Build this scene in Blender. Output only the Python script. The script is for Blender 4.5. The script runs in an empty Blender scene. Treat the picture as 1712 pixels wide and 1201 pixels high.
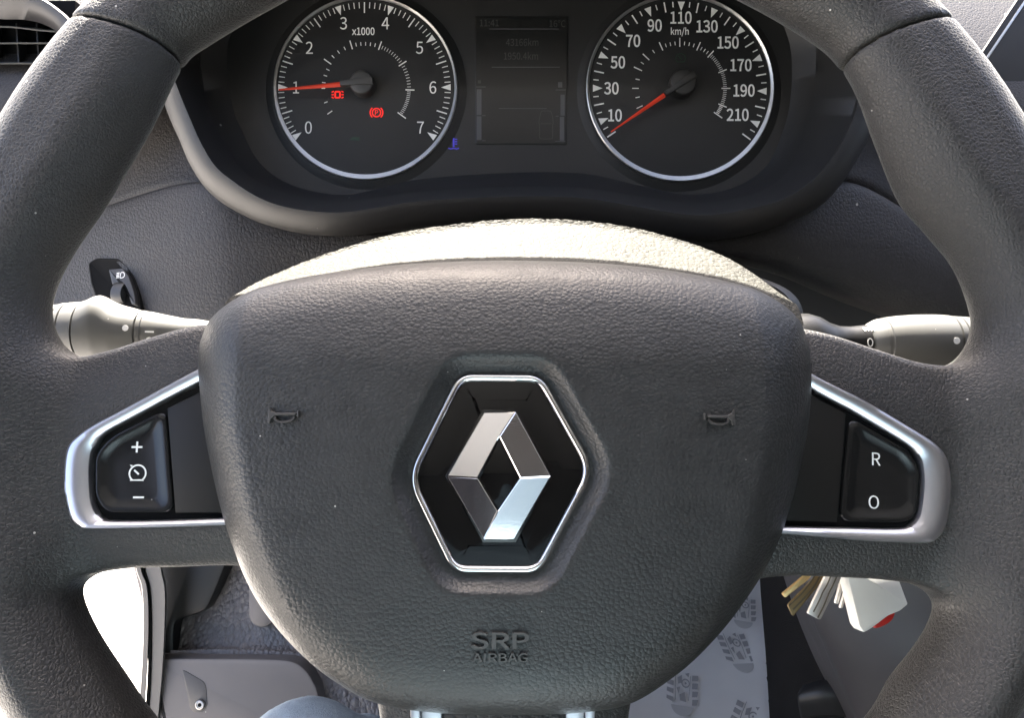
import bpy, math, random
import numpy as np
from mathutils import Matrix

sc = bpy.context.scene
COL = sc.collection
R = math.radians
random.seed(4)
rng = np.random.default_rng(4)

# ------------------------------------------------------------------ camera
FPX, CX, CY = 1300.0, 856.0, 600.5          # focal length and centre in photo pixels
PITCH = R(24)
CAM = np.array([0.0, 0.0, 0.80])
AR = np.array([1.0, 0, 0])
AF = np.array([0, math.cos(PITCH), -math.sin(PITCH)])
AU = np.array([0, math.sin(PITCH), math.cos(PITCH)])
cam_d = bpy.data.cameras.new('camera')
cam = bpy.data.objects.new('camera', cam_d)
COL.objects.link(cam)
cam.location = CAM
cam.rotation_euler = (R(90) - PITCH, 0, 0)
cam_d.sensor_width = 36
cam_d.lens = 36 * FPX / 1712
cam_d.clip_start = 0.01
cam_d.clip_end = 500
sc.camera = cam

# ------------------------------------------------------------------ light
SUN_EL, SUN_AZ = R(52), R(-8)               # azimuth from straight ahead (+Y), positive to the right
world = bpy.data.worlds.new('World')
sc.world = world
world.use_nodes = True
wn = world.node_tree
sky = wn.nodes.new('ShaderNodeTexSky')
sky.sky_type = 'NISHITA'
sky.sun_disc = False
sky.sun_elevation = SUN_EL
sky.sun_rotation = SUN_AZ
sky.air_density = 0.7
sky.dust_density = 4.0
sky.ozone_density = 0.0
bg = wn.nodes['Background']
bg.inputs['Strength'].default_value = 0.10
wn.links.new(sky.outputs['Color'], bg.inputs['Color'])
sun_d = bpy.data.lights.new('sun', 'SUN')
sun_d.energy = 5.0
sun_d.angle = R(0.5)
sun_d.color = (1.0, 0.95, 0.87)
sun = bpy.data.objects.new('sun', sun_d)
COL.objects.link(sun)
sun.rotation_euler = (R(90) - SUN_EL, 0, math.pi - SUN_AZ)
sun.location = (0, 3, 3)
sc.view_settings.view_transform = 'Standard'
sc.view_settings.look = 'None'
sc.view_settings.exposure = 3.32
sc.view_settings.use_white_balance = True
sc.view_settings.white_balance_temperature = 6750
sc.cycles.use_denoising = True
sc.cycles.max_bounces = 7
sc.cycles.diffuse_bounces = 4
sc.cycles.sample_clamp_indirect = 6

# ------------------------------------------------------------------ frames and helpers
def unit(a):
    a = np.asarray(a, float)
    return a / np.linalg.norm(a)

def ray(px, py):
    px = np.asarray(px, float); py = np.asarray(py, float)
    return AF + ((px - CX) / FPX)[..., None] * AR + ((CY - py) / FPX)[..., None] * AU

def P(px, py, d):
    """point seen at a photo pixel, d metres in front of the lens"""
    return CAM + np.asarray(d, float)[..., None] * ray(px, py)

def PL(pts):
    a = np.array(pts, float)
    return P(a[:, 0], a[:, 1], a[:, 2])

class Frame:
    def __init__(s, o, u, v):
        s.o = np.asarray(o, float); s.u = unit(u)
        n = unit(np.cross(s.u, v)); s.n = n; s.v = np.cross(n, s.u)
        s.m = np.stack([s.u, s.v, s.n], 1)
    def mat(s):
        M = Matrix.Identity(4)
        for i in range(3):
            for j in range(3): M[i][j] = s.m[i, j]
            M[i][3] = s.o[i]
        return M
    def loc(s, w): return (np.asarray(w) - s.o) @ s.m
    def wor(s, l): return np.asarray(l) @ s.m.T + s.o
    def pix(s, px, py, z=0.0):
        r = ray(px, py)
        t = (np.asarray(z, float) - (CAM - s.o) @ s.n) / (r @ s.n)
        return s.loc(CAM + t[..., None] * r)
    def pl(s, pts, z=0.0):
        a = np.array(pts, float)
        return s.pix(a[:, 0], a[:, 1], z)

def at(o):
    return Frame(o, (1, 0, 0), (0, 1, 0))

def cr(pts, n, closed=False):
    """Catmull-Rom through the points, n samples, even in index"""
    p = np.asarray(pts, float); m = len(p)
    if closed:
        t = np.arange(n) * m / n
        i = np.floor(t).astype(int); f = (t - i)[:, None]
        a, b, c, d = p[(i - 1) % m], p[i % m], p[(i + 1) % m], p[(i + 2) % m]
    else:
        t = np.linspace(0, m - 1, n)
        i = np.minimum(np.floor(t).astype(int), m - 2); f = (t - i)[:, None]
        q = np.vstack([2 * p[0] - p[1], p, 2 * p[-1] - p[-2]])
        a, b, c, d = q[i], q[i + 1], q[i + 2], q[i + 3]
    return 0.5 * (2 * b + (c - a) * f + (2 * a - 5 * b + 4 * c - d) * f * f + (3 * b - a - 3 * c + d) * f ** 3)

def rounded(pts, r, k=5):
    """closed polygon with its corners cut by arcs of about radius r (2-D)"""
    p = np.asarray(pts, float)[:, :2]; out = []; n = len(p)
    for i in range(n):
        a, b, c = p[i - 1], p[i], p[(i + 1) % n]
        l1, l2 = np.linalg.norm(a - b), np.linalg.norm(c - b)
        q = min(r, l1 * .45, l2 * .45)
        s, e = b + (a - b) / l1 * q, b + (c - b) / l2 * q
        for t in np.linspace(0, 1, k):
            out.append((1 - t) ** 2 * s + 2 * t * (1 - t) * b + t * t * e)
    return np.array(out)

class MB:
    def __init__(s): s.v = []; s.f = []; s.n = 0
    def add(s, V, F):
        V = np.asarray(V, float)
        s.v.append(V); s.f += [tuple(int(i) + s.n for i in f) for f in F]; s.n += len(V); return s
    def get(s): return np.vstack(s.v), s.f

def tag(o, label=None, cat=None, group=None, kind=None):
    if label: o['label'] = label
    if cat: o['category'] = cat
    if group: o['group'] = group
    if kind: o['kind'] = kind
    return o

STUFF = {'scale_marks', 'numerals', 'display_text', 'display_bars', 'stalk_marks'}
def mk(name, VF, mat, parent=None, frame=None, smooth=True, sharp=40):
    V, F = VF.get() if isinstance(VF, MB) else VF
    me = bpy.data.meshes.new(name)
    me.from_pydata(np.asarray(V).tolist(), [], [tuple(map(int, f)) for f in F])
    me.validate()
    if smooth:
        me.polygons.foreach_set('use_smooth', [True] * len(me.polygons))
        if sharp: me.set_sharp_from_angle(angle=R(sharp))
    me.materials.append(mat)
    o = bpy.data.objects.new(name, me)
    COL.objects.link(o)
    if name in STUFF: o['kind'] = 'stuff'
    if parent is not None: o.parent = parent
    elif frame is not None: o.matrix_world = frame.mat()
    return o

def thing(name, label, cat, frame, group=None):
    o = bpy.data.objects.new(name, None)
    COL.objects.link(o)
    o.empty_display_size = .02
    o.matrix_world = frame.mat()
    return tag(o, label, cat, group)

def loft(rows, closed=False, cap0=False, cap1=False, flip=False):
    rows = [np.asarray(r, float) for r in rows]
    n = len(rows[0]); F = []
    for k in range(len(rows) - 1):
        for i in range(n if closed else n - 1):
            j = (i + 1) % n
            f = (k * n + i, k * n + j, (k + 1) * n + j, (k + 1) * n + i)
            F.append(f[::-1] if flip else f)
    if cap0: F.append(tuple(range(n))[::1 if flip else -1])
    if cap1: F.append(tuple(range((len(rows) - 1) * n, len(rows) * n))[::-1 if flip else 1])
    return np.vstack(rows), F

def ccw(p):
    p = np.asarray(p, float)
    a = np.sum(p[:, 0] * np.roll(p[:, 1], -1) - np.roll(p[:, 0], -1) * p[:, 1])
    return p if a > 0 else p[::-1]

def inset(p, d):
    """closed CCW polygon moved inwards by d (2-D)"""
    e = np.roll(p, -1, 0) - p
    e /= np.linalg.norm(e, axis=1)[:, None] + 1e-12
    n2 = np.stack([-e[:, 1], e[:, 0]], 1); n1 = np.roll(n2, 1, 0)
    m = n1 + n2
    m /= np.maximum(np.sum(m * n2, 1), .35)[:, None]
    return p + m * d

def at_z(p, z):
    p = np.asarray(p, float)
    return np.column_stack([p[:, 0], p[:, 1], np.broadcast_to(z, len(p))])

def sweep(path, prof, cap=False, cap0=False):
    """closed path; prof is a list of (inward offset, z)"""
    p = ccw(np.asarray(path, float)[:, :2])
    return loft([at_z(inset(p, o), z) for o, z in prof], True, cap0=cap0, cap1=cap)

def prism(poly, z0, z1, bev=.0003):
    return sweep(poly, [(0, z0), (0, z1 - bev), (bev * .3, z1 - bev * .3), (bev, z1)], cap=True, cap0=True)

def stroke(pts, w, z0, z1, closed=False):
    p = np.asarray(pts, float)[:, :2]
    if closed:
        p = ccw(p)
        a, b = inset(p, -w / 2), inset(p, w / 2)
        return loft([at_z(a, z0), at_z(a, z1), at_z(b, z1), at_z(b, z0)], True)
    e = np.diff(p, axis=0); e /= np.linalg.norm(e, axis=1)[:, None]
    n = np.stack([-e[:, 1], e[:, 0]], 1)
    m = np.vstack([n[:1], n[:-1] + n[1:], n[-1:]])
    m /= np.linalg.norm(m, axis=1)[:, None]
    a, b = p + m * w / 2, p - m * w / 2
    return loft([at_z(a, z0), at_z(a, z1), at_z(b, z1), at_z(b, z0), at_z(a, z0)])[0], \
        loft([at_z(a, z0), at_z(a, z1), at_z(b, z1), at_z(b, z0), at_z(a, z0)])[1]

def box(x0, x1, y0, y1, z0, z1):
    V = [(x, y, z) for z in (z0, z1) for y in (y0, y1) for x in (x0, x1)]
    return np.array(V), [(0, 2, 3, 1), (4, 5, 7, 6), (0, 1, 5, 4), (2, 6, 7, 3), (0, 4, 6, 2), (1, 3, 7, 5)]

def arc(cx, cy, r, a0, a1, n=24, ry=None):
    a = np.radians(np.linspace(a0, a1, n))
    return np.column_stack([cx + r * np.cos(a), cy + (ry or r) * np.sin(a)])

def circle(cx, cy, r, n=48, ry=None):
    return arc(cx, cy, r, 0, 360 - 360 / n, n, ry)

try:
    import os
    FONT = bpy.data.fonts.load(os.path.join(bpy.utils.system_resource('DATAFILES'), 'fonts', 'Noto Sans CJK Regular.woff2'))
except Exception:
    FONT = None
CAP = {}
def text(s, h, ext=.00012, xs=.9, bold=0.0, plain=False, measure=False):
    """mesh letters of cap height h, centred on the origin"""
    c = bpy.data.curves.new('txt', 'FONT'); c.body = s; c.size = 1; c.extrude = .05; c.resolution_u = 4; c.offset = bold * (.5 if FONT and not plain else 1)
    if FONT and not plain: c.font = FONT
    o = bpy.data.objects.new('txt', c); COL.objects.link(o)
    dg = bpy.context.evaluated_depsgraph_get()
    me = o.evaluated_get(dg).to_mesh()
    V = np.array([v.co[:] for v in me.vertices]); F = [tuple(p.vertices) for p in me.polygons]
    bpy.data.objects.remove(o); bpy.data.curves.remove(c)
    lo, hi = V.min(0), V.max(0)
    if measure: return hi[1] - lo[1]
    if plain not in CAP: CAP[plain] = text('H', 1, plain=plain, measure=True)
    k = h / CAP[plain]
    V = V - (lo + hi) / 2
    V[:, 0] *= k * xs; V[:, 1] *= k; V[:, 2] = (V[:, 2] > 0) * ext
    return V, F

def shift(VF, x, y, z=0, rot=0):
    V, F = VF
    c, s = math.cos(rot), math.sin(rot)
    V = V.copy()
    V[:, :2] = V[:, :2] @ np.array([[c, s], [-s, c]])
    return V + np.array([x, y, z]), F

def sheet(rows, nu=40, nv=24):
    """smooth sheet through a grid of (px, py, depth) control points, in world space"""
    g = np.stack([cr(PL(r), nu) for r in rows])
    h = np.stack([cr(g[:, i], nv) for i in range(nu)], 1)
    return [h[k] for k in range(nv)]

def poly_sdf(poly, X, Y):
    p = np.asarray(poly, float)[:, :2]
    d = np.full(X.shape, 1e9); ins = np.zeros(X.shape, bool)
    for i in range(len(p)):
        a, b = p[i - 1], p[i]
        e = b - a; L = e @ e
        if L < 1e-14: continue
        wx, wy = X - a[0], Y - a[1]
        t = np.clip((wx * e[0] + wy * e[1]) / L, 0, 1)
        d = np.minimum(d, (wx - t * e[0]) ** 2 + (wy - t * e[1]) ** 2)
        if a[1] != b[1]:
            ins ^= ((a[1] > Y) != (b[1] > Y)) & (X < (b[0] - a[0]) * (Y - a[1]) / (b[1] - a[1]) + a[0])
    d = np.sqrt(d)
    return np.where(ins, -d, d)

def smax(a, b, k):
    h = np.maximum(k - np.abs(a - b), 0) / k
    return np.maximum(a, b) + h * h * k * .25

def smin(a, b, k): return -smax(-a, -b, k)

def sstep(a, b, x):
    t = np.clip((x - a) / (b - a), 0, 1)
    return t * t * (3 - 2 * t)

def nets(Fv, o, h):
    """surface nets: the zero level of a sampled field as quads"""
    S = Fv < 0
    nx, ny, nz = Fv.shape
    c = np.zeros((nx - 1, ny - 1, nz - 1), np.int8)
    for i in (0, 1):
        for j in (0, 1):
            for k in (0, 1):
                c += S[i:nx - 1 + i, j:ny - 1 + j, k:nz - 1 + k]
    I = np.argwhere((c > 0) & (c < 8))
    idx = np.full(c.shape, -1, np.int64)
    idx[I[:, 0], I[:, 1], I[:, 2]] = np.arange(len(I))
    cs = [(i, j, k) for i in (0, 1) for j in (0, 1) for k in (0, 1)]
    val = {q: Fv[I[:, 0] + q[0], I[:, 1] + q[1], I[:, 2] + q[2]] for q in cs}
    acc = np.zeros((len(I), 3)); cnt = np.zeros(len(I))
    for a in cs:
        for ax in range(3):
            if a[ax]: continue
            b = list(a); b[ax] = 1; b = tuple(b)
            va, vb = val[a], val[b]
            m = (va < 0) != (vb < 0)
            t = np.where(m, va / np.where(m, va - vb, 1), 0)
            p = np.array(a, float)[None] + np.zeros((len(I), 1)); p[:, ax] += t
            acc += p * m[:, None]; cnt += m
    V = (I + acc / cnt[:, None]) * h + o
    Q = []
    for ax in range(3):
        sl0 = [slice(None)] * 3; sl1 = [slice(None)] * 3
        sl0[ax] = slice(0, -1); sl1[ax] = slice(1, None)
        s0, s1 = S[tuple(sl0)], S[tuple(sl1)]
        u, w = (ax + 1) % 3, (ax + 2) % 3
        E = np.argwhere(s0 != s1)
        ok = (E[:, u] > 0) & (E[:, w] > 0) & (E[:, u] < Fv.shape[u] - 1) & (E[:, w] < Fv.shape[w] - 1)
        E = E[ok]
        fl = s0[E[:, 0], E[:, 1], E[:, 2]]
        def cid(du, dw):
            q = E.copy(); q[:, u] -= du; q[:, w] -= dw
            return idx[q[:, 0], q[:, 1], q[:, 2]]
        q = np.stack([cid(1, 1), cid(0, 1), cid(0, 0), cid(1, 0)], 1)
        q[~fl] = q[~fl][:, ::-1]
        Q.append(q)
    return V, np.vstack(Q)

# ------------------------------------------------------------------ materials
def mat(name, col, rough=.5, metal=0.0, spec=.5, coat=0.0):
    m = bpy.data.materials.new(name); m.use_nodes = True
    b = m.node_tree.nodes['Principled BSDF']
    b.inputs['Base Color'].default_value = (*col, 1)
    b.inputs['Roughness'].default_value = rough
    b.inputs['Metallic'].default_value = metal
    b.inputs['Specular IOR Level'].default_value = spec
    b.inputs['Coat Weight'].default_value = coat
    return m

def N(m, t, **kw):
    n = m.node_tree.nodes.new(t)
    for k, v in kw.items():
        if k in n.inputs: n.inputs[k].default_value = v
        else: setattr(n, k, v)
    return n

def L(m, a, b): m.node_tree.links.new(a, b)

def math_n(m, op, a, b=None, clamp=False):
    n = N(m, 'ShaderNodeMath', operation=op, use_clamp=clamp)
    for i, x in enumerate((a, b)):
        if x is None: continue
        if hasattr(x, 'links'): L(m, x, n.inputs[i])
        else: n.inputs[i].default_value = x
    return n.outputs[0]

def ramp(m, x, stops):
    n = N(m, 'ShaderNodeValToRGB')
    e = n.color_ramp.elements
    while len(e) < len(stops): e.new(.5)
    for q, (p, c) in zip(e, stops):
        q.position = p; q.color = (*c, 1) if len(c) == 3 else c
    L(m, x, n.inputs[0]); return n.outputs[0]

def grain(name, col, cell, depth, rough=.48, warp=.35, stretch=(1, 1, 1), var=.25, dust=0.0, edge=.28, spec=.5, fine=.12, sheen=.0, dome=.35):
    """moulded leather grain: domed cells parted by creases, finer grit over it"""
    m = mat(name, col, rough, spec=spec)
    b = m.node_tree.nodes['Principled BSDF']
    b.inputs['Sheen Weight'].default_value = sheen; b.inputs['Sheen Roughness'].default_value = .28; b.inputs['Sheen Tint'].default_value = (1, .95, .86, 1)
    tc = N(m, 'ShaderNodeTexCoord')
    mp = N(m, 'ShaderNodeMapping'); mp.inputs['Scale'].default_value = tuple(s / cell for s in stretch)
    L(m, tc.outputs['Object'], mp.inputs['Vector'])
    no = N(m, 'ShaderNodeTexNoise', Scale=1.3, Detail=4.0)
    L(m, mp.outputs[0], no.inputs['Vector'])
    vs = N(m, 'ShaderNodeVectorMath', operation='SUBTRACT'); L(m, no.outputs['Color'], vs.inputs[0]); vs.inputs[1].default_value = (.5, .5, .5)
    sc_ = N(m, 'ShaderNodeVectorMath', operation='SCALE'); L(m, vs.outputs[0], sc_.inputs[0]); sc_.inputs['Scale'].default_value = warp * 3
    ad = N(m, 'ShaderNodeVectorMath', operation='ADD'); L(m, mp.outputs[0], ad.inputs[0]); L(m, sc_.outputs[0], ad.inputs[1])
    vo = N(m, 'ShaderNodeTexVoronoi', feature='DISTANCE_TO_EDGE', Scale=1.0); L(m, ad.outputs[0], vo.inputs['Vector'])
    h = ramp(m, vo.outputs['Distance'], [(0, (0, 0, 0)), (edge * .35, (.45, .45, .45)), (edge * .8, (.80, .80, .80)), (edge * 1.7, (1, 1, 1))])
    sm = N(m, 'ShaderNodeTexVoronoi', feature='SMOOTH_F1', Scale=1.0, Smoothness=.35); L(m, ad.outputs[0], sm.inputs['Vector'])
    h = math_n(m, 'ADD', math_n(m, 'MULTIPLY', h, 1 - dome), math_n(m, 'MULTIPLY', math_n(m, 'SUBTRACT', 1.0, sm.outputs['Distance']), 1.3 * dome))
    f = N(m, 'ShaderNodeTexNoise', Scale=3.5, Detail=3.0); L(m, mp.outputs[0], f.inputs['Vector'])
    big = N(m, 'ShaderNodeTexNoise', Scale=.12, Detail=3.0); L(m, mp.outputs[0], big.inputs['Vector'])
    hh = math_n(m, 'ADD', h, math_n(m, 'MULTIPLY', f.outputs['Fac'], fine))
    bp = N(m, 'ShaderNodeBump', Strength=1.0, Distance=depth); L(m, hh, bp.inputs['Height'])
    L(m, bp.outputs[0], b.inputs['Normal'])
    # base colour: a little lighter on the worn cell tops, mottled by handling
    v = math_n(m, 'ADD', math_n(m, 'MULTIPLY', h, .25), math_n(m, 'MULTIPLY', big.outputs['Fac'], 1.5 * var))
    v = math_n(m, 'ADD', v, .75 - .75 * var)
    cb = N(m, 'ShaderNodeVectorMath', operation='SCALE'); cb.inputs[0].default_value = col; L(m, v, cb.inputs['Scale'])
    out = cb.outputs[0]
    if dust:
        dv = N(m, 'ShaderNodeTexVoronoi', feature='F1', Scale=dust); L(m, tc.outputs['Object'], dv.inputs['Vector'])
        rr = N(m, 'ShaderNodeSeparateColor'); L(m, dv.outputs['Color'], rr.inputs[0])
        thr = math_n(m, 'MULTIPLY', math_n(m, 'SUBTRACT', rr.outputs[0], .72, True), .30)
        sp = math_n(m, 'LESS_THAN', dv.outputs['Distance'], thr)
        mx = N(m, 'ShaderNodeMix', data_type='RGBA'); L(m, sp, mx.inputs['Factor'])
        L(m, out, mx.inputs['A']); mx.inputs['B'].default_value = (.38, .36, .33, 1); out = mx.outputs['Result']
    L(m, out, b.inputs['Base Color'])
    rv = math_n(m, 'ADD', math_n(m, 'MULTIPLY', big.outputs['Fac'], .22), rough - .11)
    L(m, rv, b.inputs['Roughness'])
    return m

def plastic(name, col, rough=.45, bump=.00004, scale=2500, var=.2, spec=.5, dust=0):
    m = mat(name, col, rough, spec=spec)
    b = m.node_tree.nodes['Principled BSDF']
    tc = N(m, 'ShaderNodeTexCoord')
    no = N(m, 'ShaderNodeTexNoise', Scale=scale, Detail=2.0); L(m, tc.outputs['Object'], no.inputs['Vector'])
    bp = N(m, 'ShaderNodeBump', Strength=1.0, Distance=bump); L(m, no.outputs['Fac'], bp.inputs['Height']); L(m, bp.outputs[0], b.inputs['Normal'])
    bg_ = N(m, 'ShaderNodeTexNoise', Scale=35.0, Detail=5.0); L(m, tc.outputs['Object'], bg_.inputs['Vector'])
    v = math_n(m, 'ADD', math_n(m, 'MULTIPLY', bg_.outputs['Fac'], 2 * var), 1 - var)
    cb = N(m, 'ShaderNodeVectorMath', operation='SCALE'); cb.inputs[0].default_value = col; L(m, v, cb.inputs['Scale'])
    out = cb.outputs[0]
    if dust:
        dv = N(m, 'ShaderNodeTexVoronoi', feature='F1', Scale=dust); L(m, tc.outputs['Object'], dv.inputs['Vector'])
        rr = N(m, 'ShaderNodeSeparateColor'); L(m, dv.outputs['Color'], rr.inputs[0])
        thr = math_n(m, 'MULTIPLY', math_n(m, 'SUBTRACT', rr.outputs[0], .75, True), .3)
        sp = math_n(m, 'LESS_THAN', dv.outputs['Distance'], thr)
        mx = N(m, 'ShaderNodeMix', data_type='RGBA'); L(m, sp, mx.inputs['Factor'])
        L(m, out, mx.inputs['A']); mx.inputs['B'].default_value = (.35, .34, .31, 1); out = mx.outputs['Result']
    L(m, out, b.inputs['Base Color'])
    L(m, math_n(m, 'ADD', math_n(m, 'MULTIPLY', bg_.outputs['Fac'], .16), rough - .08), b.inputs['Roughness'])
    return m

def metal(name, col, rough, scratch=0.0, scale=400, stretch=(1, 1, 1)):
    m = mat(name, col, rough, 1.0)
    b = m.node_tree.nodes['Principled BSDF']
    tc = N(m, 'ShaderNodeTexCoord'); mp = N(m, 'ShaderNodeMapping'); mp.inputs['Scale'].default_value = stretch
    L(m, tc.outputs['Object'], mp.inputs['Vector'])
    no = N(m, 'ShaderNodeTexNoise', Scale=scale, Detail=6.0, Roughness=.65); L(m, mp.outputs[0], no.inputs['Vector'])
    if scratch:
        bp = N(m, 'ShaderNodeBump', Strength=1.0, Distance=scratch); L(m, no.outputs['Fac'], bp.inputs['Height']); L(m, bp.outputs[0], b.inputs['Normal'])
    L(m, math_n(m, 'ADD', math_n(m, 'MULTIPLY', no.outputs['Fac'], rough * .9), rough * .55), b.inputs['Roughness'])
    return m

def glow(name, col, s):
    m = mat(name, tuple(c * .5 for c in col), .6)
    b = m.node_tree.nodes['Principled BSDF']
    b.inputs['Emission Color'].default_value = (*col, 1); b.inputs['Emission Strength'].default_value = s
    return m

M_RIM = grain('rim leather', (.028, .0263, .0250), .00138, .00019, .46, .30, var=.3, dust=170, sheen=.20)
M_PAD = grain('pad skin', (.0235, .0238, .0234), .00138, .00015, .42, .22, (1, 1.2, 1), var=.25, dust=210, edge=.30, dome=.7)
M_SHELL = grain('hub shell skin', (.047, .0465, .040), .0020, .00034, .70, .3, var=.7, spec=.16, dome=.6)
M_DASH = grain('dash skin', (.033, .0305, .0298), .0023, .00025, .55, .3, var=.2, dust=90, spec=.4)
M_KICK = grain('kick panel grain', (.165, .152, .148), .0050, .0020, .45, .2, (1, .7, 1), var=.2, edge=.25, dome=.85)
M_SMOOTH = plastic('smooth dark plastic', (.030, .030, .031), .45)
M_STALK = plastic('stalk plastic', (.098, .098, .092), .42, .00003, 3000, .15, dust=260)
M_NECK = plastic('glossy black neck', (.010, .010, .010), .38, .00001, 3000, .1, spec=.3)
M_HATCH = plastic('hatch plastic', (.13, .118, .113), .55, .00006, 1800, .12, dust=60)
M_SILL = plastic('sill plastic', (.13, .12, .11), .5, .00006, 1800, .15)
M_BEZEL = plastic('bezel plastic', (.020, .0195, .019), .50, .00004, 2600, .12, dust=110)
M_PANEL = plastic('cluster panel', (.016, .0155, .0145), .50, .00002, 3000, .1)
M_DIAL = plastic('dial print', (.0105, .0103, .0098), .55, .00002, 3000, .1)
M_GLOSS = mat('piano black', (.004, .004, .004), .06, spec=.5)
M_BUTTON = plastic('button black', (.009, .009, .009), .22, .00001, 3000, .1, dust=260)
M_BPANEL = plastic('button panel black', (.013, .012, .011), .42, .00002, 3000, .15, spec=.25, dust=260)
M_WHITE = mat('white print', (.75, .75, .72), .6)
M_GREY = mat('grey print', (.16, .16, .155), .6)
M_LCD = mat('lcd glass', (.0085, .0085, .0075), .35)
M_LCDINK = mat('lcd ink', (.052, .052, .047), .6)
M_LCDBAR = mat('lcd bar', (.075, .075, .078), .6)
M_CHROME = metal('chrome', (.86, .86, .87), .07, .000012, 1600, (.25, 1, 1))
M_RING = metal('badge ring chrome', (.80, .79, .78), .12, .00001, 800)
M_SATIN = mat('satin silver', (.68, .68, .72), .33, 1.0)
M_DRING = metal('dial ring', (.60, .60, .58), .42)
M_RED = glow('needle red', (.80, .055, .02), .02)
M_WARN = glow('warning red', (1.0, .03, .02), .09)
M_BLUE = glow('cold engine blue', (.10, .08, .8), .035)
M_GREEN = mat('unlit green', (.008, .035, .018), .6)
M_BLACK = mat('deep black', (.006, .006, .006), .8, spec=.12)
M_CARPET = plastic('carpet', (.020, .019, .019), .95, .001, 900, .3, spec=.1)
M_PAPER = plastic('paper', (.90, .87, .85), .8, .0002, 60, .05)
M_PRINT = mat('footprint ink', (.45, .43, .435), .85)
M_JEANS = grain('denim', (.36, .42, .47), .0011, .00030, .9, .2, var=.3, spec=.15)
M_SHIRT = plastic('pale blue cotton', (.15, .21, .25), .9, .0003, 900, .06, spec=.1)
M_CONSOLE = plastic('console plastic', (.060, .054, .054), .5, .00006, 1800, .12)
M_HEADLINER = plastic('headliner cloth', (.36, .365, .375), .95, .0005, 900, .05, spec=.1)
M_SEAT = plastic('seat cloth', (.085, .085, .09), .95, .001, 600, .2, spec=.1)
M_CABTRIM = plastic('cab side trim', (.115, .105, .115), .6, .0001, 900, .1)
M_GROUND = plastic('pale concrete', (.52, .50, .48), .9, .002, 40, .2)
M_BRASS = metal('brass', (.85, .62, .30), .42)
M_BRONZE = metal('old key', (.20, .155, .085), .5, .00004, 500)
M_STEEL = metal('key steel', (.86, .82, .78), .45)
M_FOB = plastic('fob white', (.62, .62, .59), .4, .00001, 2000, .12)
M_FOBRED = mat('fob red', (.45, .02, .015), .4)

# ------------------------------------------------------------------ setting: ground, cab shell
mk('ground', box(-60, 60, -60, 60, -.40, -.36), M_GROUND, frame=at((0, 0, 0)))['kind'] = 'structure'
def struct(name, VF, m, o=(0, 0, 0), **kw):
    ob = mk(name, VF, m, frame=at(o), **kw); ob['kind'] = 'structure'; return ob
struct('floor', MB().add(*box(-.46, 1.05, -.7, 1.3, -.05, 0)), M_CARPET)
# roof with its windscreen header, rear wall, right side with its window walled up to block light, left rear post
struct('ceiling', MB().add(*box(-.52, 1.10, -.75, .13, 1.24, 1.28)), M_HEADLINER)
struct('wall_rear', MB().add(*box(-.52, 1.10, -.75, -.70, -.05, 1.24)), M_SEAT)
struct('wall_right', MB().add(*box(1.06, 1.10, -.70, 1.3, -.05, .74)).add(*box(1.06, 1.10, -.70, -.30, .74, 1.24)).add(*box(1.06, 1.10, -.3, .46, .741, 1.24)), M_PANEL)
struct('wall_left', MB().add(*box(-.52, -.47, -.70, -.28, -.05, 1.24)).add(*box(-.52, -.47, .86, 1.30, -.05, .83)).add(*box(-.52, -.47, -.28, .46, 1.16, 1.24)), M_CABTRIM)
struct('firewall', MB().add(*box(-.50, 1.06, 1.30, 1.34, -.05, .84)), M_CARPET)

# ------------------------------------------------------------------ steering wheel
TAU = R(8)
wn_ = math.cos(TAU) * -AF + math.sin(TAU) * AU
wv_ = math.cos(TAU) * AU + math.sin(TAU) * AF
WF = Frame(P(856., 690., .27), AR, wv_)
wheel = thing('steering_wheel', 'black leather steering wheel with chrome diamond badge in front of the dials', 'steering wheel', WF)

def rim_z(u, v):
    return -.006 + .013 * sstep(.146, .176, np.hypot(u, v))

def wl(pts):
    """photo outline -> wheel plane, on the curved mid surface of rim and spokes"""
    q = WF.pl(pts)
    for _ in range(3): q = WF.pl(pts, rim_z(q[:, 0], q[:, 1]))
    return q[:, :2]

outer = wl([(856 + 970 * math.cos(a), 692 + 970 * math.sin(a)) for a in np.linspace(0, 2 * math.pi, 120, endpoint=False)])
hole_top = wl(cr([(300, 95), (262, 175), (235, 228), (200, 287), (165, 345), (120, 410), (92, 460), (78, 505), (83, 545), (105, 580), (150, 600),
                  (205, 590), (265, 571), (340, 551), (430, 545), (560, 545), (856, 545), (1160, 550), (1280, 550), (1365, 563), (1450, 590), (1520, 611), (1575, 613),
                  (1612, 592), (1633, 545), (1625, 497), (1600, 440), (1555, 385), (1510, 330), (1470, 235), (1440, 152), (1412, 100),
                  (1370, 60), (1270, 0), (1150, -55), (1010, -93), (856, -106), (700, -93), (556, -55), (445, 0), (340, 62)], 240, True))
hole_l = wl(cr([(430, 945), (300, 945), (232, 947), (172, 957), (140, 972), (128, 990), (136, 1022), (160, 1070), (200, 1132), (247, 1200), (310, 1265), (410, 1330), (540, 1375), (628, 1380),
                (640, 1300), (640, 1180), (610, 1080), (520, 985)], 110, True))
hole_r = wl(cr([(1280, 961), (1400, 962), (1490, 969), (1545, 986), (1568, 1008), (1568, 1030), (1555, 1060), (1532, 1095), (1498, 1140), (1462, 1200), (1390, 1275), (1280, 1340), (1150, 1378), (1062, 1380),
                (1046, 1300), (1046, 1185), (1080, 1080), (1180, 990)], 110, True))
hs = .0013
ux = np.arange(-.215, .215, hs); vy = np.arange(-.215, .215, hs); zz = np.arange(-.030, .034, hs)
U2, V2 = np.meshgrid(ux, vy, indexing='ij')
d2 = poly_sdf(outer, U2, V2)
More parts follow.
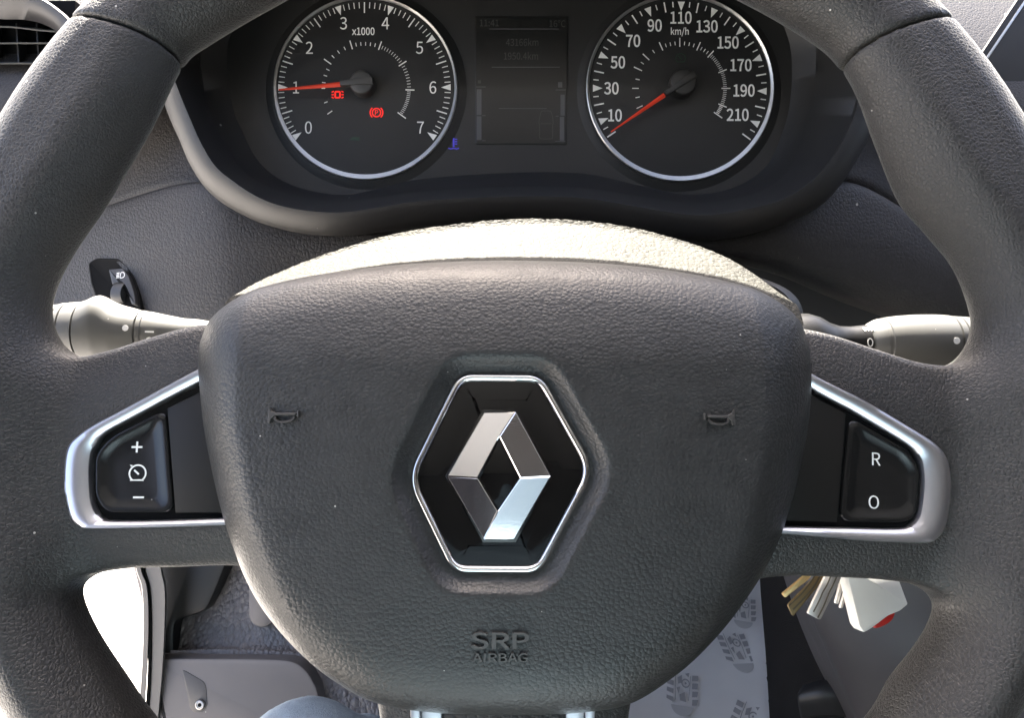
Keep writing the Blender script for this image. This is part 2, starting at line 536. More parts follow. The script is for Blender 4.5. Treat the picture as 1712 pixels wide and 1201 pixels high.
for hpoly in (hole_top, hole_l, hole_r):
    d2 = smax(d2, -poly_sdf(hpoly, U2, V2), .004)
z0_ = rim_z(U2, V2)
HT, RR = .0165, .0162
a_ = (d2 + RR)[:, :, None]
b_ = np.abs(zz[None, None, :] - z0_[:, :, None]) - HT + RR
fb = np.sqrt(np.maximum(a_, 0) ** 2 + np.maximum(b_, 0) ** 2) + np.minimum(np.maximum(a_, b_), 0) - RR
# spokes: gently crowned front that ends in a crisp moulded edge
rr_ = np.hypot(U2, V2)
ws = 1 - sstep(.146, .168, rr_)
tt = np.clip(1 + d2 / .024, 0, 1.3)
zt = z0_ + .0155 - .0055 * tt ** 2
fs = smax(d2[:, :, None], zz[None, None, :] - zt[:, :, None], .0035)
fs = smax(fs, z0_[:, :, None] - HT - zz[None, None, :], .01)
fb = fb * (1 - ws[:, :, None]) + fs * ws[:, :, None]
# the leather of the top arc is a piece of its own, parted by two seams
def half(p, q):
    p, q = wl([p, q]); t = unit(q - p); n = np.array([-t[1], t[0]])
    return -((U2 - p[0]) * n[0] + (V2 - p[1]) * n[1])
up = np.maximum(half((122, 50), (300, 97)), half((1412, 102), (1590, 50)))[:, :, None]
l_out = [(440, 565), (330, 619), (213, 682), (160, 710), (133, 728), (115, 747), (109, 780), (109, 815), (113, 843), (120, 867), (133, 880), (152, 885), (266, 883), (380, 879), (470, 876)]
l_in = [(445, 590), (332, 641), (220, 700), (175, 725), (162, 741), (155, 757), (152, 780), (152, 812), (155, 840), (161, 856), (171, 867), (188, 871), (275, 870), (380, 866), (470, 863)]
r_out = [(1270, 572), (1357, 626), (1444, 670), (1517, 713), (1558, 739), (1577, 758), (1586, 780), (1589, 810), (1586, 853), (1579, 884), (1566, 901), (1545, 908), (1450, 905), (1302, 893), (1200, 886)]
r_in = [(1265, 595), (1357, 652), (1424, 688), (1490, 727), (1522, 748), (1536, 765), (1541, 785), (1542, 810), (1539, 840), (1534, 864), (1523, 878), (1505, 884), (1430, 883), (1305, 880), (1200, 874)]
for po_, pi_ in ((l_out, l_in), (r_out, r_in)):
    mid = cr(WF.pl(po_, .010)[:, :2] * .6 + WF.pl(pi_, .010)[:, :2] * .4, 90)
    fb = np.maximum(fb, -np.maximum(poly_sdf(mid, U2, V2)[:, :, None], .0020 - zz[None, None, :]))
o_ = np.array([ux[0], vy[0], zz[0]])
mk('rim', nets(smax(fb, -up + .0002, .0012), o_, hs), M_RIM, wheel, sharp=0)
mk('upper_grip', nets(smax(fb - .0002, up + .00035, .0016), o_, hs), M_RIM, wheel, sharp=0)
del fb, a_, b_

# airbag pad ---------------------------------------------------------
pad_px = [(331, 600), (336, 565), (352, 530), (400, 496), (490, 466), (600, 446), (720, 434), (850, 430), (990, 434), (1110, 447), (1210, 468), (1290, 494), (1336, 527), (1353, 565),
          (1358, 610), (1354, 690), (1334, 790), (1306, 880), (1276, 945), (1235, 1005), (1185, 1062), (1120, 1118), (1045, 1164), (960, 1178), (850, 1181), (740, 1178), (640, 1163),
          (575, 1130), (510, 1082), (455, 1025), (420, 970), (396, 910), (376, 850), (356, 770), (341, 690)]
pad_o = cr(WF.pl(pad_px, .008)[:, :2], 160, True)
badge_px = [(779, 628), (891, 628), (909, 637), (926, 662), (975, 755), (984, 787), (981, 820), (916, 933), (898, 951), (877, 957), (783, 957), (765, 943), (695, 839), (687, 797), (692, 765), (758, 646)]
bk6 = WF.pl([(767, 627), (905, 628), (994, 786), (903, 958), (757, 957), (681, 800)], .031)[:, :2]
badge_o = []
for i in range(6):
    a_, b2, c_ = bk6[i - 1], bk6[i], bk6[(i + 1) % 6]
    q_ = (.0046, .0046, .0068, .0046, .0046, .0068)[i]
    s_, e_ = b2 + unit(a_ - b2) * q_, b2 + unit(c_ - b2) * q_
    badge_o += [(1 - t) ** 2 * s_ + 2 * t * (1 - t) * b2 + t * t * e_ for t in np.linspace(0, 1, 14)]
    badge_o += [e_ + (c_ + unit(b2 - c_) * (.0068, .0046, .0046, .0046, .0068, .0046)[i] - e_) * t for t in np.linspace(.1, .9, 6)]
badge_o = np.array(badge_o)
# crease between the front face and the side faces
face_px = [(412, 470), (1262, 470), (1268, 700), (1240, 880), (1180, 1040), (1080, 1300), (620, 1300), (520, 1080), (436, 860), (410, 700)]
face_o = WF.pl(face_px, .025)[:, :2]
bc = badge_o.mean(0)
def pad_front(u, v):
    dx, dy = u - bc[0], v - bc[1]
    z = .0365 - .55 * dx ** 2 - .50 * dy ** 2
    z = z - .80 * np.maximum(v - .012, 0) ** 1.6 * 2.2
    dc = poly_sdf(face_o, u, v)
    z = z - .36 * np.maximum(smax(dc, np.zeros_like(dc), .006) - .0015, 0)
    db = poly_sdf(badge_o, u, v)
    z = z - .0048 * (1 - sstep(.0006, .0062, db))
    return z
def pad_field(d2p, zf, z):
    f = smax(d2p, z - zf, .021)
    return np.maximum(f, -(z + .012))
hp = .0011
pu = np.arange(-.120, .120, hp); pv = np.arange(-.115, .075, hp); pz = np.arange(-.016, .044, hp)
PU, PV = np.meshgrid(pu, pv, indexing='ij')
pf = pad_field(poly_sdf(pad_o, PU, PV)[:, :, None], pad_front(PU, PV)[:, :, None], pz[None, None, :])
pad = mk('airbag_pad', nets(pf, np.array([pu[0], pv[0], pz[0]]), hp), M_PAD, wheel, sharp=0)
def pad_z(u, v):
    u = np.atleast_1d(np.asarray(u, float)); v = np.atleast_1d(np.asarray(v, float))
    d, zf = poly_sdf(pad_o, u, v), pad_front(u, v)
    lo, hi = np.full(u.shape, -.01), np.full(u.shape, .06)
    for _ in range(30):
        m_ = (lo + hi) / 2
        ins = smax(d, m_ - zf, .021) < 0
        lo, hi = np.where(ins, m_, lo), np.where(ins, hi, m_)
    return lo
def on_pad(VF, px, py, lift=0.0, z=.03):
    """lay a flat mesh (metres, centred) on the pad at a pixel, following its curve"""
    V, F = VF
    c = WF.pix(np.array([px]), np.array([py]), z)[0]
    c = WF.pix(np.array([px]), np.array([py]), pad_z(c[0], c[1])[0])[0]
    V = V.copy(); V[:, 0] += c[0]; V[:, 1] += c[1]
    V[:, 2] = V[:, 2] + pad_z(V[:, 0], V[:, 1]) + lift
    return V, F
MPX = .2385 / FPX     # metres per photo pixel on the pad

def horn(flip):
    s = MPX * .9 * (-1 if flip else 1)
    b = MB()
    bell = [(-26, 11), (-24, 6), (-18, 2.5), (-8, 1.2), (24, 1.2), (24, -2.2), (-8, -2.2), (-18, -4), (-24, -9), (-26, -14)]
    bell += [(-22.5, -13), (-20, -7), (-14, -1), (-14, .5), (-20, 4), (-22.5, 9)]
    bell = [(-26, 11), (-22.5, 5), (-15, 2), (24, 1.8), (24, -2), (-15, -2.6), (-21, -7), (-24, -15), (-28, -14), (-27, 10)]
    b.add(*prism(np.array(bell) * [s, MPX], -.0004, .0013, .0002))
    b.add(*prism(np.array([(26, 5), (29, 5), (29, -5), (26, -5)]) * [s, MPX], -.0004, .0013, .0002))
    lp = cr(np.array([(-14, -4.5), (-15, -8), (-9, -12), (2, -13), (14, -11), (20, -7), (20, -4.2)]), 24)
    b.add(*stroke(lp * [s, MPX], 3.4 * MPX, -.0004, .0012))
    return b.get()
M_EMB = plastic('moulded symbol', (.050, .047, .044), .36, .00001, 3000, .1)
mk('horn_symbol', on_pad(horn(False), 475, 693), M_EMB, pad, smooth=False)
mk('horn_symbol', on_pad(horn(True), 1202, 697), M_EMB, pad, smooth=False)
lt = MB().add(*shift(text('SRP', 24 * MPX, .0015, 1.55, .012), 0, 11 * MPX, -.0004)).add(*shift(text('AIRBAG', 13 * MPX, .0014, 1.42, .01), 0, -15 * MPX, -.0004))
mk('airbag_lettering', on_pad(lt.get(), 836, 1083), M_EMB, pad, smooth=False)

# badge --------------------------------------------------------------
bz = float(pad_front(np.array([bc[0]]), np.array([bc[1]]))[0])
bz0 = bz - .0006
plate = mk('badge_plate', sweep(badge_o, [(.0006, bz0 - .002), (.0006, bz0 + .0006), (.0022, bz0 + .0009), (.008, bz0 + .0012)], cap=True), M_GLOSS, wheel)
mk('badge_ring', sweep(badge_o, [(-.0003, bz0 - .003), (-.0003, bz0 + .0010), (.0001, bz0 + .0017), (.0008, bz0 + .0021), (.0014, bz0 + .0020), (.0019, bz0 + .0015), (.0022, bz0 + .0008), (.0022, bz0 - .001)]), M_RING, plate)
ez = bz0 + .0012
def eb(pts): return WF.pl(pts, ez + .003)[:, :2]
E = dict(zip('TL TR R BR BL L T r B l'.split(), eb([(809, 689), (862, 689), (921, 797), (860, 904), (809, 904), (747, 797), (835, 731), (869.5, 800), (832, 855), (798.5, 799.5)])))
ec = eb([(834, 797)])[0]
def facet(keys, a, gu, gv):
    p = inset(ccw(np.array([E[k] for k in keys])), .00006)
    z = ez + a + gu * (p[:, 0] - ec[0]) + gv * (p[:, 1] - ec[1])
    b = .00022
    pi = inset(p, b); zi = ez + a + gu * (pi[:, 0] - ec[0]) + gv * (pi[:, 1] - ec[1])
    return loft([at_z(p, ez - .0005), at_z(p, z - b * .8), at_z(pi, zi)], True, cap1=True)
em = MB()
em.add(*facet(['L', 'l', 'T', 'TR', 'TL'], .0052, .20, -.14))
em.add(*facet(['L', 'BL', 'B', 'l'], .0052, .22, .15))
em.add(*facet(['r', 'R', 'TR', 'T'], .0046, -.10, .05))
em.add(*facet(['r', 'B', 'BL', 'BR', 'R'], .0046, -.10, .16))
emblem = mk('emblem', em, M_CHROME, plate, sharp=20)
back_p = eb([(806, 684), (865, 684), (925, 797), (863, 909), (806, 909), (743, 797)])
mk('emblem_base', prism(back_p, ez - .0005, ez + .0012, .0004), M_GLOSS, plate)

# hub shell: the sunlit top of the hub behind the pad -----------------
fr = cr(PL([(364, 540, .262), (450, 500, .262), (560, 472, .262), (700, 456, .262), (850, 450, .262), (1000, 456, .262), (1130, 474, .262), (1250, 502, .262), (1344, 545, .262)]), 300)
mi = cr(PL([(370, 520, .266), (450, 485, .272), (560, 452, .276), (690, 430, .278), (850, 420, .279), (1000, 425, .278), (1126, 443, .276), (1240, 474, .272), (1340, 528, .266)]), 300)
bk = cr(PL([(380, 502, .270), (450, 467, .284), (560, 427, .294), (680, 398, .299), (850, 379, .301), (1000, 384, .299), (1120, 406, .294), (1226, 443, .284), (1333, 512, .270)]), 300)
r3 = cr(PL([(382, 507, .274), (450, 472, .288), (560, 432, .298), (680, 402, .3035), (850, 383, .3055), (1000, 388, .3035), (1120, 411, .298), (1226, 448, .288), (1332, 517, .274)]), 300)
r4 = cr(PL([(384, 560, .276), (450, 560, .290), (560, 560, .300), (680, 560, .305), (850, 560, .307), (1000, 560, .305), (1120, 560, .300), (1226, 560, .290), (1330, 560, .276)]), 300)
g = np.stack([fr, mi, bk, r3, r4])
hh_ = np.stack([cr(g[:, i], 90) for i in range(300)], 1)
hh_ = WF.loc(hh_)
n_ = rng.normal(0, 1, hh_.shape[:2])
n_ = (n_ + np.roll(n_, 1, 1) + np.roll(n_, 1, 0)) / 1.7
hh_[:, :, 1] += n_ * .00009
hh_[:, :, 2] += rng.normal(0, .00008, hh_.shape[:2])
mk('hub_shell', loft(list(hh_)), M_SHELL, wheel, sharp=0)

# spoke trims, button panels, buttons ----------------------------------
ZS = .0100
def wpl(pts, z=ZS): return WF.pl(pts, z)
def trim(out_px, in_px, z=ZS):
    o, i = cr(wpl(out_px)[:, :2], 90), cr(wpl(in_px)[:, :2], 90)
    def row(t, dz):
        p = o * (1 - t) + i * t
        return at_z(p, z + dz + .5 * (rim_z(p[:, 0], p[:, 1]) + .006))
    return loft([row(t, dz) for t, dz in ((0, -.008), (0, .0002), (.04, .0010), (.16, .0016), (.5, .0017), (.80, .0010), (.93, .0004), (1.0, -.0012), (1.03, -.005))])
# dark shadow joint round each trim and the two halves of each panel
mk('spoke_trim', trim(l_out, l_in), M_SATIN, wheel)
mk('spoke_trim', trim(r_out, r_in), M_SATIN, wheel)
def lip(in_px, m=M_RING):
    i = cr(wpl(in_px)[:, :2], 90)
    e = np.gradient(i, axis=0); e /= np.linalg.norm(e, axis=1)[:, None]
    n = np.stack([-e[:, 1], e[:, 0]], 1)
    return i, n
lp_panel = rounded(wpl([(470, 575), (332, 643), (176, 724), (152, 760), (152, 850), (172, 872), (470, 866)], .009)[:, :2], .002)
rp_panel = rounded(wpl([(1230, 590), (1357, 652), (1520, 745), (1543, 790), (1537, 868), (1508, 886), (1230, 878)], .009)[:, :2], .002)
# the panel: a bed plus the plain half next to the pad
lb = mk('button_panel', prism(lp_panel, ZS - .006, ZS - .0022, .0003), M_BLACK, wheel)
rb = mk('button_panel', prism(rp_panel, ZS - .006, ZS - .0022, .0003), M_BLACK, wheel)
mk('blank_plate', prism(wpl([(278, 683), (334, 655), (440, 605), (450, 858), (291.5, 858)])[:, :2], ZS - .003, ZS - .0006, .0004), M_BPANEL, lb)
mk('blank_plate', prism(wpl([(1416, 692), (1357, 660), (1270, 612), (1230, 868), (1401, 874)])[:, :2], ZS - .003, ZS - .0006, .0004), M_BPANEL, rb)
def dished(px, dx=0):
    p = ccw(rounded(wpl(px)[:, :2], .0042, 8))
    z = ZS - .0006
    c_ = p.mean(0)
    return loft([at_z(p + (c_ - p) * t, z + dz) for t, dz in ((0, -.003), (0, -.0004), (.02, 0), (.09, .0001), (.16, -.0002), (.26, -.0009), (.36, -.0011), (.7, -.0011))], True, True, True)
lbt = mk('cruise_button', dished([(275.5, 684), (185, 730), (158, 760), (158, 832), (176, 858), (289, 858)]), M_BUTTON, lb)
rbt = mk('limiter_button', dished([(1421, 697), (1518, 751), (1539, 782), (1535, 862), (1514, 875), (1405, 873)]), M_BUTTON, rb)
WPX = .262 / FPX
zi = ZS - .00165
def wc(px, py): return WF.pix(np.array([px]), np.array([py]), ZS - .002)[0]
sy = MB()
c = wc(230, 748); q = 9 * WPX; w_ = 1.6 * WPX
sy.add(*shift(prism(np.array([(-q, -w_), (-w_, -w_), (-w_, -q), (w_, -q), (w_, -w_), (q, -w_), (q, w_), (w_, w_), (w_, q), (-w_, q), (-w_, w_), (-q, w_)]), 0, .0001, .00003), c[0], c[1], zi))
c = wc(234, 832)
sy.add(*shift(box(-q, q, -w_, w_, 0, .0001), c[0], c[1], zi + .0006))
c = wc(231, 792)
ring_ = np.vstack([arc(0, 0, 13.5, 235, -55, 36)])
ring_ = np.vstack([[(9, -11)], arc(0, 0, 13.5, -50, 228, 40), [(-10, -11)]]) * WPX
sy.add(*shift(stroke(ring_, 2.6 * WPX, 0, .0001, True), c[0], c[1], zi))
sy.add(*shift(stroke(np.array([(2, -1.5), (-6, 5.5)]) * WPX, 3 * WPX, 0, .0001), c[0], c[1], zi))
sy.add(*shift(prism(np.array([(-11, 10.5), (-14, 14), (-8.5, 13.5)]) * WPX, 0, .0001, .00002), c[0], c[1], zi))
mk('cruise_symbol', sy, M_WHITE, lbt, smooth=False)
ty = MB()
for ch, px, py in (('R', 1464, 768), ('O', 1459, 840)):
    c = wc(px, py); ty.add(*shift(text(ch, 21 * WPX, .0001, .95), c[0], c[1], zi + (.0004 if ch == 'O' else 0), R(-3)))
mk('limiter_lettering', ty, M_WHITE, rbt, smooth=False)

# lower spoke: satin strips and black middle -------------------------
def bar(px, z0, z1, bev=.0008): return prism(wpl(px)[:, :2], z0, z1, bev)
mk('lower_spoke_strip', bar([(686, 1120), (703, 1120), (705, 1330), (690, 1330)], 0, ZS + .0025), M_SATIN, wheel)
mk('lower_spoke_strip', bar([(704, 1120), (739, 1120), (740, 1330), (706, 1330)], 0, ZS + .0012), M_SATIN, wheel)
mk('lower_spoke_strip', bar([(945, 1120), (978, 1120), (974, 1330), (945, 1330)], 0, ZS + .0012), M_SATIN, wheel)
mk('lower_spoke_strip', bar([(979, 1120), (996, 1120), (990, 1330), (975, 1330)], 0, ZS + .0025), M_SATIN, wheel)
mk('lower_spoke_insert', bar([(740, 1120), (944, 1120), (944, 1330), (741, 1330)], 0, ZS + .0006), M_DASH, wheel)

# ------------------------------------------------------------------ steering column
def column():
    rows = []
    for d, k in ((.352, .94), (.356, .98), (.362, 1.0), (.40, 1.0), (.44, .97), (.50, .94)):
        c = P(867., 562., .362) + AF * (d - .362)
        a = np.linspace(0, 2 * math.pi, 72, endpoint=False)
        e = 2 / 6.
        x = .1330 * k * np.sign(np.cos(a)) * np.abs(np.cos(a)) ** e
        y = .0335 * k * np.sign(np.sin(a)) * np.abs(np.sin(a)) ** e
        rows.append(c + x[:, None] * AR + y[:, None] * AU + np.abs(x[:, None]) ** 3 * -3 * AU)
    return rows
cf = at(P(867., 575., .36))
mk_col = mk('steering_column', loft([r - cf.o for r in column()], True, True, True), M_PANEL, frame=cf)
tag(mk_col, 'dark smooth plastic shroud of the steering column behind the wheel hub', 'column shroud')

# ------------------------------------------------------------------ stalks
def lathe(frame_pts, prof, nseg=40, bump=None):
    """prof: (x, r) along local +x"""
    rows = []
    a = np.linspace(0, 2 * math.pi, nseg, endpoint=False)
    for x, r in prof:
        rr = np.full(nseg, r)
        if bump: rr = rr * bump(x, a)
        rows.append(np.column_stack([np.full(nseg, x), rr * np.cos(a), rr * np.sin(a)]))
    return loft(rows, True, True, True)
# left: local x runs to the right along the stalk, origin at px 215
SD = .315; S = SD / FPX
LF = Frame(P(200., 556., SD), unit(AR + .05 * AF - .03 * AU), AU)
ls = thing('light_stalk', 'sunlit grey light stalk with rings, left of the hub', 'stalk', LF)
def lbump(x, a):
    t = np.exp(-((x / S + 28) / 20) ** 2)
    return 1 + .26 * t * np.maximum(np.cos(a - .35), 0) ** 3
mk('end_ring', lathe(None, [(-190 * S, 30 * S), (-186 * S, 37 * S), (-124 * S, 40 * S), (-97 * S, 44 * S), (-94 * S, 44.5 * S), (-93 * S, 42 * S)]), M_STALK, ls)
mk('middle_ring', lathe(None, [(-92 * S, 43 * S), (-91 * S, 46 * S), (-83 * S, 47 * S), (-82 * S, 44 * S), (-81 * S, 44 * S), (-80 * S, 47.5 * S), (-58 * S, 49.5 * S), (-57 * S, 47 * S)]), M_STALK, ls)
mk('switch_ring', lathe(None, [(-56 * S, 47 * S), (-55 * S, 49.5 * S)] + [(x * S, np.interp(x, [-55, -28, 0, 20, 36], [49.5, 49, 46, 42, 38]) * S) for x in range(-52, 37, 4)] + [(37 * S, 35 * S)], bump=lbump), M_STALK, ls)
mk('neck', lathe(None, [(38 * S, 35 * S), (39 * S, 38 * S), (46 * S, 37.5 * S), (47 * S, 36 * S), (49 * S, 36 * S), (51 * S, 36.5 * S), (75 * S, 32 * S), (105 * S, 27 * S), (130 * S, 26 * S), (160 * S, 22 * S), (260 * S, 20 * S)]), M_STALK, ls)
lm = MB()
def on_tube(VF, x, ang, r):
    V, F = VF
    a = ang + V[:, 1] / r
    return np.column_stack([V[:, 0] + x, (r + V[:, 2]) * np.sin(a), (r + V[:, 2]) * np.cos(a)]), F
lm.add(*on_tube(prism(circle(0, 0, 5 * S, 20), 0, .0001, .00003), 27 * S, .16, 41.6 * S))
lm.add(*on_tube(box(-7 * S, 7 * S, -1.3 * S, 1.3 * S, 0, .0001), 63 * S, .05, 35.6 * S))
lm.add(*on_tube(stroke(circle(0, 0, 5 * S, 20), 2 * S, 0, .0001, True), 63 * S, -.36, 35.6 * S))
mk('stalk_marks', lm, M_WHITE, ls, smooth=False)
# right
RF = Frame(P(1540., 573., SD), unit(AR + .05 * AF + .02 * AU), AU)
rs = thing('wiper_stalk', 'sunlit grey wiper stalk with black neck, right of the hub', 'stalk', RF)
mk('body_ring', lathe(None, [(-98 * S, 20 * S), (-96 * S, 27 * S), (-88 * S, 35 * S), (-80 * S, 39 * S), (-74 * S, 41 * S), (-73 * S, 39.5 * S), (-68 * S, 40.5 * S), (-67 * S, 42.5 * S), (-40 * S, 45.5 * S), (-10 * S, 47 * S), (25 * S, 46.5 * S), (44 * S, 45 * S), (46 * S, 42 * S)]), M_STALK, rs)
mk('middle_ring', lathe(None, [(47 * S, 42 * S), (48 * S, 44 * S), (58 * S, 43 * S), (59 * S, 41 * S)]), M_STALK, rs)
mk('end_ring', lathe(None, [(60 * S, 41 * S), (61 * S, 43 * S), (95 * S, 40 * S), (150 * S, 36 * S), (154 * S, 28 * S)]), M_STALK, rs)
def nbump(x, a): return np.where(np.sin(a) > 0, 1.0, 1.0)
mk('neck', lathe(None, [(-97 * S, 31 * S), (-120 * S, 29 * S), (-140 * S, 30 * S), (-160 * S, 37 * S), (-175 * S, 46 * S), (-195 * S, 52 * S), (-240 * S, 52 * S), (-250 * S, 48 * S)][::-1]), M_NECK, rs)
rm = MB()
rm.add(*on_tube(prism(circle(0, 0, 5.5 * S, 20), 0, .0001, .00003), 32 * S, .03, 46.3 * S))
rm.add(*on_tube(stroke(circle(0, 0, 6 * S, 20), 2.4 * S, 0, .0001, True), 78 * S, .03, 42 * S))
rm.add(*on_tube(stroke(circle(0, 0, 4 * S, 20, 6.5 * S), 1.6 * S, 0, .0001, True), -103 * S, .05, 30.6 * S))
for k in range(3):
    rm.add(*on_tube(stroke(np.array([(-9 + 5 * k, 5 - 2 * k), (-4 + 5 * k, -4)]) * S, 1.6 * S, 0, .0001), -97 * S, .85, 31.2 * S))
rm.add(*on_tube(stroke(np.array([(-10, -5), (-12, 3), (2, 6), (10, 1)]) * S, 1.5 * S, 0, .0001), -97 * S, .85, 31.3 * S))
mk('stalk_marks', rm, M_WHITE, rs, smooth=False)

# ------------------------------------------------------------------ instrument cluster
KD = .45; K = KD / FPX
KF = Frame(P(874., 145., KD), AR, AU)
clus = thing('instrument_cluster', 'black instrument cluster with two round dials behind the wheel', 'instrument cluster', KF)
lip_o = [(262, 120), (268, 152), (283, 196), (300, 234), (316, 272), (339, 309), (368, 337), (405, 359), (445, 376), (510, 391), (590, 394), (700, 380), (850, 369), (960, 373), (1065, 391), (1150, 402), (1225, 398), (1300, 378), (1367, 347), (1407, 307), (1440, 253), (1458, 212), (1472, 150), (1475, 70), (1440, 0), (1320, -45), (1100, -62), (870, -65), (640, -62), (420, -45), (305, 0), (265, 60)]
lip_i = [(287, 105), (292, 128), (306, 166), (322, 204), (338, 240), (362, 279), (393, 305), (428, 328), (470, 345), (530, 355), (590, 355), (700, 338), (850, 330), (970, 332), (1065, 347), (1150, 360), (1215, 357), (1300, 337), (1350, 308), (1385, 272), (1414, 222), (1430, 180), (1440, 120), (1440, 65), (1405, 5), (1290, -36), (1090, -52), (870, -55), (650, -52), (450, -36), (330, 5), (290, 60)]
inn = [(330, 100), (332, 120), (338, 156), (350, 192), (364, 222), (386, 262), (412, 292), (445, 312), (485, 327), (540, 337), (595, 337), (700, 322), (850, 314), (970, 316), (1065, 329), (1145, 340), (1205, 338), (1270, 322), (1310, 296), (1332, 265), (1352, 215), (1362, 175), (1368, 120), (1366, 65), (1335, 10), (1240, -28), (1080, -43), (870, -45), (660, -43), (480, -28), (375, 10), (336, 60)]
pan = [(380, 100), (381, 120), (384, 150), (392, 190), (405, 220), (424, 258), (446, 284), (474, 303), (508, 316), (556, 325), (605, 322), (700, 300), (850, 289), (975, 290), (1065, 309), (1138, 324), (1195, 322), (1240, 308), (1275, 284), (1292, 260), (1310, 215), (1320, 175), (1324, 120), (1318, 65), (1290, 15), (1210, -22), (1070, -36), (870, -38), (670, -36), (510, -22), (425, 15), (385, 60)]
def ring3(pts, d, dtop=0.0):
    a = np.array(pts, float)
    dd = d - dtop * sstep(200, -100, a[:, 1])
    return cr(KF.loc(P(a[:, 0], a[:, 1], dd)), 160, True)
bz_rows = [ring3(lip_o, .47), ring3(lip_o, .424, .028)]
lo_, li_ = bz_rows[1], ring3(lip_i, .413, .022)
bz_rows += [lo_ * .8 + li_ * .2 + [0, 0, .0035], lo_ * .3 + li_ * .7 + [0, 0, .0045], li_ + [0, 0, .002], ring3(lip_i, .418, .02) * .97 + ring3(inn, .44) * .03,
            ring3(inn, .436), ring3(inn, .442) * .9 + ring3(pan, .45) * .1, ring3(pan, .4535)]
mk('bezel', loft(bz_rows, True, flip=True), M_BEZEL, clus, sharp=50)
pan_c = cr(KF.pl(pan, -.004)[:, :2], 160, True)
TC, SPC = KF.pl([(610, 145)])[0, :2], KF.pl([(1138, 145)])[0, :2]
TR_, SR_ = 153 * K, 156 * K
ppoly = sweep(inset(ccw(pan_c), -.004), [(0, -.008), (0, -.0045)], cap=True)
mk('cluster_panel', ppoly, M_PANEL, clus)
def raised_ring(c, r): return circle(c[0], c[1], r, 96)

def dial(name, c, r, ring_in):
    f = mk(name, sweep(raised_ring(c, r + .002), [(0, -.0046), (0, -.0028), (.001, -.0026)], cap=True), M_DIAL, clus)
    # the ring is a cone, wide at the bottom and narrow at the top
    p = raised_ring(c, r)
    w = np.interp((p[:, 1] - c[1]) / r, [-1, 0, 1], [.0026, .0012, .0008])
    n = (p - c) / r
    q = p - n * w[:, None]
    mk('dial_ring', loft([at_z(p + n * .0005, -.0027), at_z(p + n * .0005, -.0010), at_z(p, -.0006), at_z(q, -.0016), at_z(q, -.0027)], True), M_DRING, f)
    # dark collar round the dial
    mk('dial_collar', sweep(raised_ring(c, r + .0060), [(0, -.0046), (.001, -.0042), (.004, -.0030), (.0053, -.0026), (.0054, -.0036)]), M_PANEL, f)
    return f
ZD = -.0024
def tick(b, c, ang, r0, r1, w):
    a = R(ang); e = np.array([math.cos(a), math.sin(a)]); n = np.array([-e[1], e[0]])
    p = np.array([c + e * r0 * K + n * w * K / 2, c + e * r0 * K - n * w * K / 2, c + e * r1 * K - n * w * K / 2, c + e * r1 * K + n * w * K / 2])
    b.add(*prism(p, ZD, ZD + .0001, .00002))
def tri(b, c, ang, r0, r1, w):
    a = R(ang); e = np.array([math.cos(a), math.sin(a)]); n = np.array([-e[1], e[0]])
    b.add(*prism(np.array([c + e * r0 * K, c + e * r1 * K - n * w * K / 2, c + e * r1 * K + n * w * K / 2]), ZD, ZD + .0001, .00002))
def inner_scale(b, c, big, r0=70, r1=78, ns=()):
    for i in range(len(big) - 1):
        a0, a1 = big[i], big[i + 1]
        n = ns[i]
        for k in range(n):
            tick(b, c, a0 + (a1 - a0) * k / n, r0 + 2 if k else r0 - 1, r1 if k else r1 + 6, (1.3 if n < 8 else .8) if k else 1.8)
    tick(b, c, big[-1], r0 - 1, r1 + 8, 1.8)

# rev counter
rev = dial('rev_counter', TC, TR_, True)
tm, tn = MB(), MB()
cR = TC + np.array([-2, 0]) * K
A0, ST = 215.0, 250 / 7.0
for i in range(71):
    a = A0 - ST * i / 10
    if i % 10 == 0: tri(tm, cR, a, 129, 145, 11)
    elif i % 5 == 0: tick(tm, cR, a, 127, 145, 2.0)
    else: tick(tm, cR, a, 135, 145, 1.4)
for i in range(8):
    a = R(A0 - ST * i); rr = 115
    tn.add(*shift(text(str(i), 20 * K, .0001, .92), cR[0] + rr * K * math.cos(a), cR[1] + rr * K * math.sin(a), ZD))
tn.add(*shift(text('x1000', 12 * K, .0001, .86, .01), cR[0] - 2 * K, cR[1] + 96 * K, ZD))
for a in (215, 200, 180, 172, 162, 153): tick(tm, cR, a, 66, 76 if a in (215, 152) else 72, 1.4)
inner_scale(tm, cR, [144, 107, 70, 33, -2, -36], ns=(4, 6, 10, 9, 14))
mk('scale_marks', tm, M_WHITE, rev, smooth=False)
mk('numerals', tn, M_WHITE, rev, smooth=False)
def needle(c, ang, r0, r1, w0, w1, z):
    a = R(ang); e = np.array([math.cos(a), math.sin(a)]); n = np.array([-e[1], e[0]])
    rows = []
    for t in np.linspace(0, 1, 10):
        r = (r0 + (r1 - r0) * t) * K; w = (w0 + (w1 - w0) * t) * K / 2
        m_ = c + e * r
        rows.append([(*(m_ + n * w), z), (*(m_), z + w * .8), (*(m_ - n * w), z), (*(m_), z - w * .5)])
    return loft(rows, True, True, True)
def hubcap(c, r, ang, z):
    b = MB().add(*sweep(circle(c[0], c[1], r, 40), [(0, z - .006), (0, z + .0015), (.0004, z + .0024), (.0012, z + .0028)], cap=True))
    a = R(ang); e = np.array([math.cos(a), math.sin(a)]); n = np.array([-e[1], e[0]])
    L0, L1, w = -r * .95, r * 1.75, .0022
    b.add(*prism(np.array([c + e * L0 + n * w, c + e * L0 - n * w, c + e * L1 - n * w * .6, c + e * L1 + n * w * .6]), z + .0005, z + .0037, .0004))
    return b
cap_c = TC + np.array([-3, 3]) * K
mk('needle', needle(cap_c, 185, 34, 138, 8.5, 2.5, .0042), M_RED, rev)
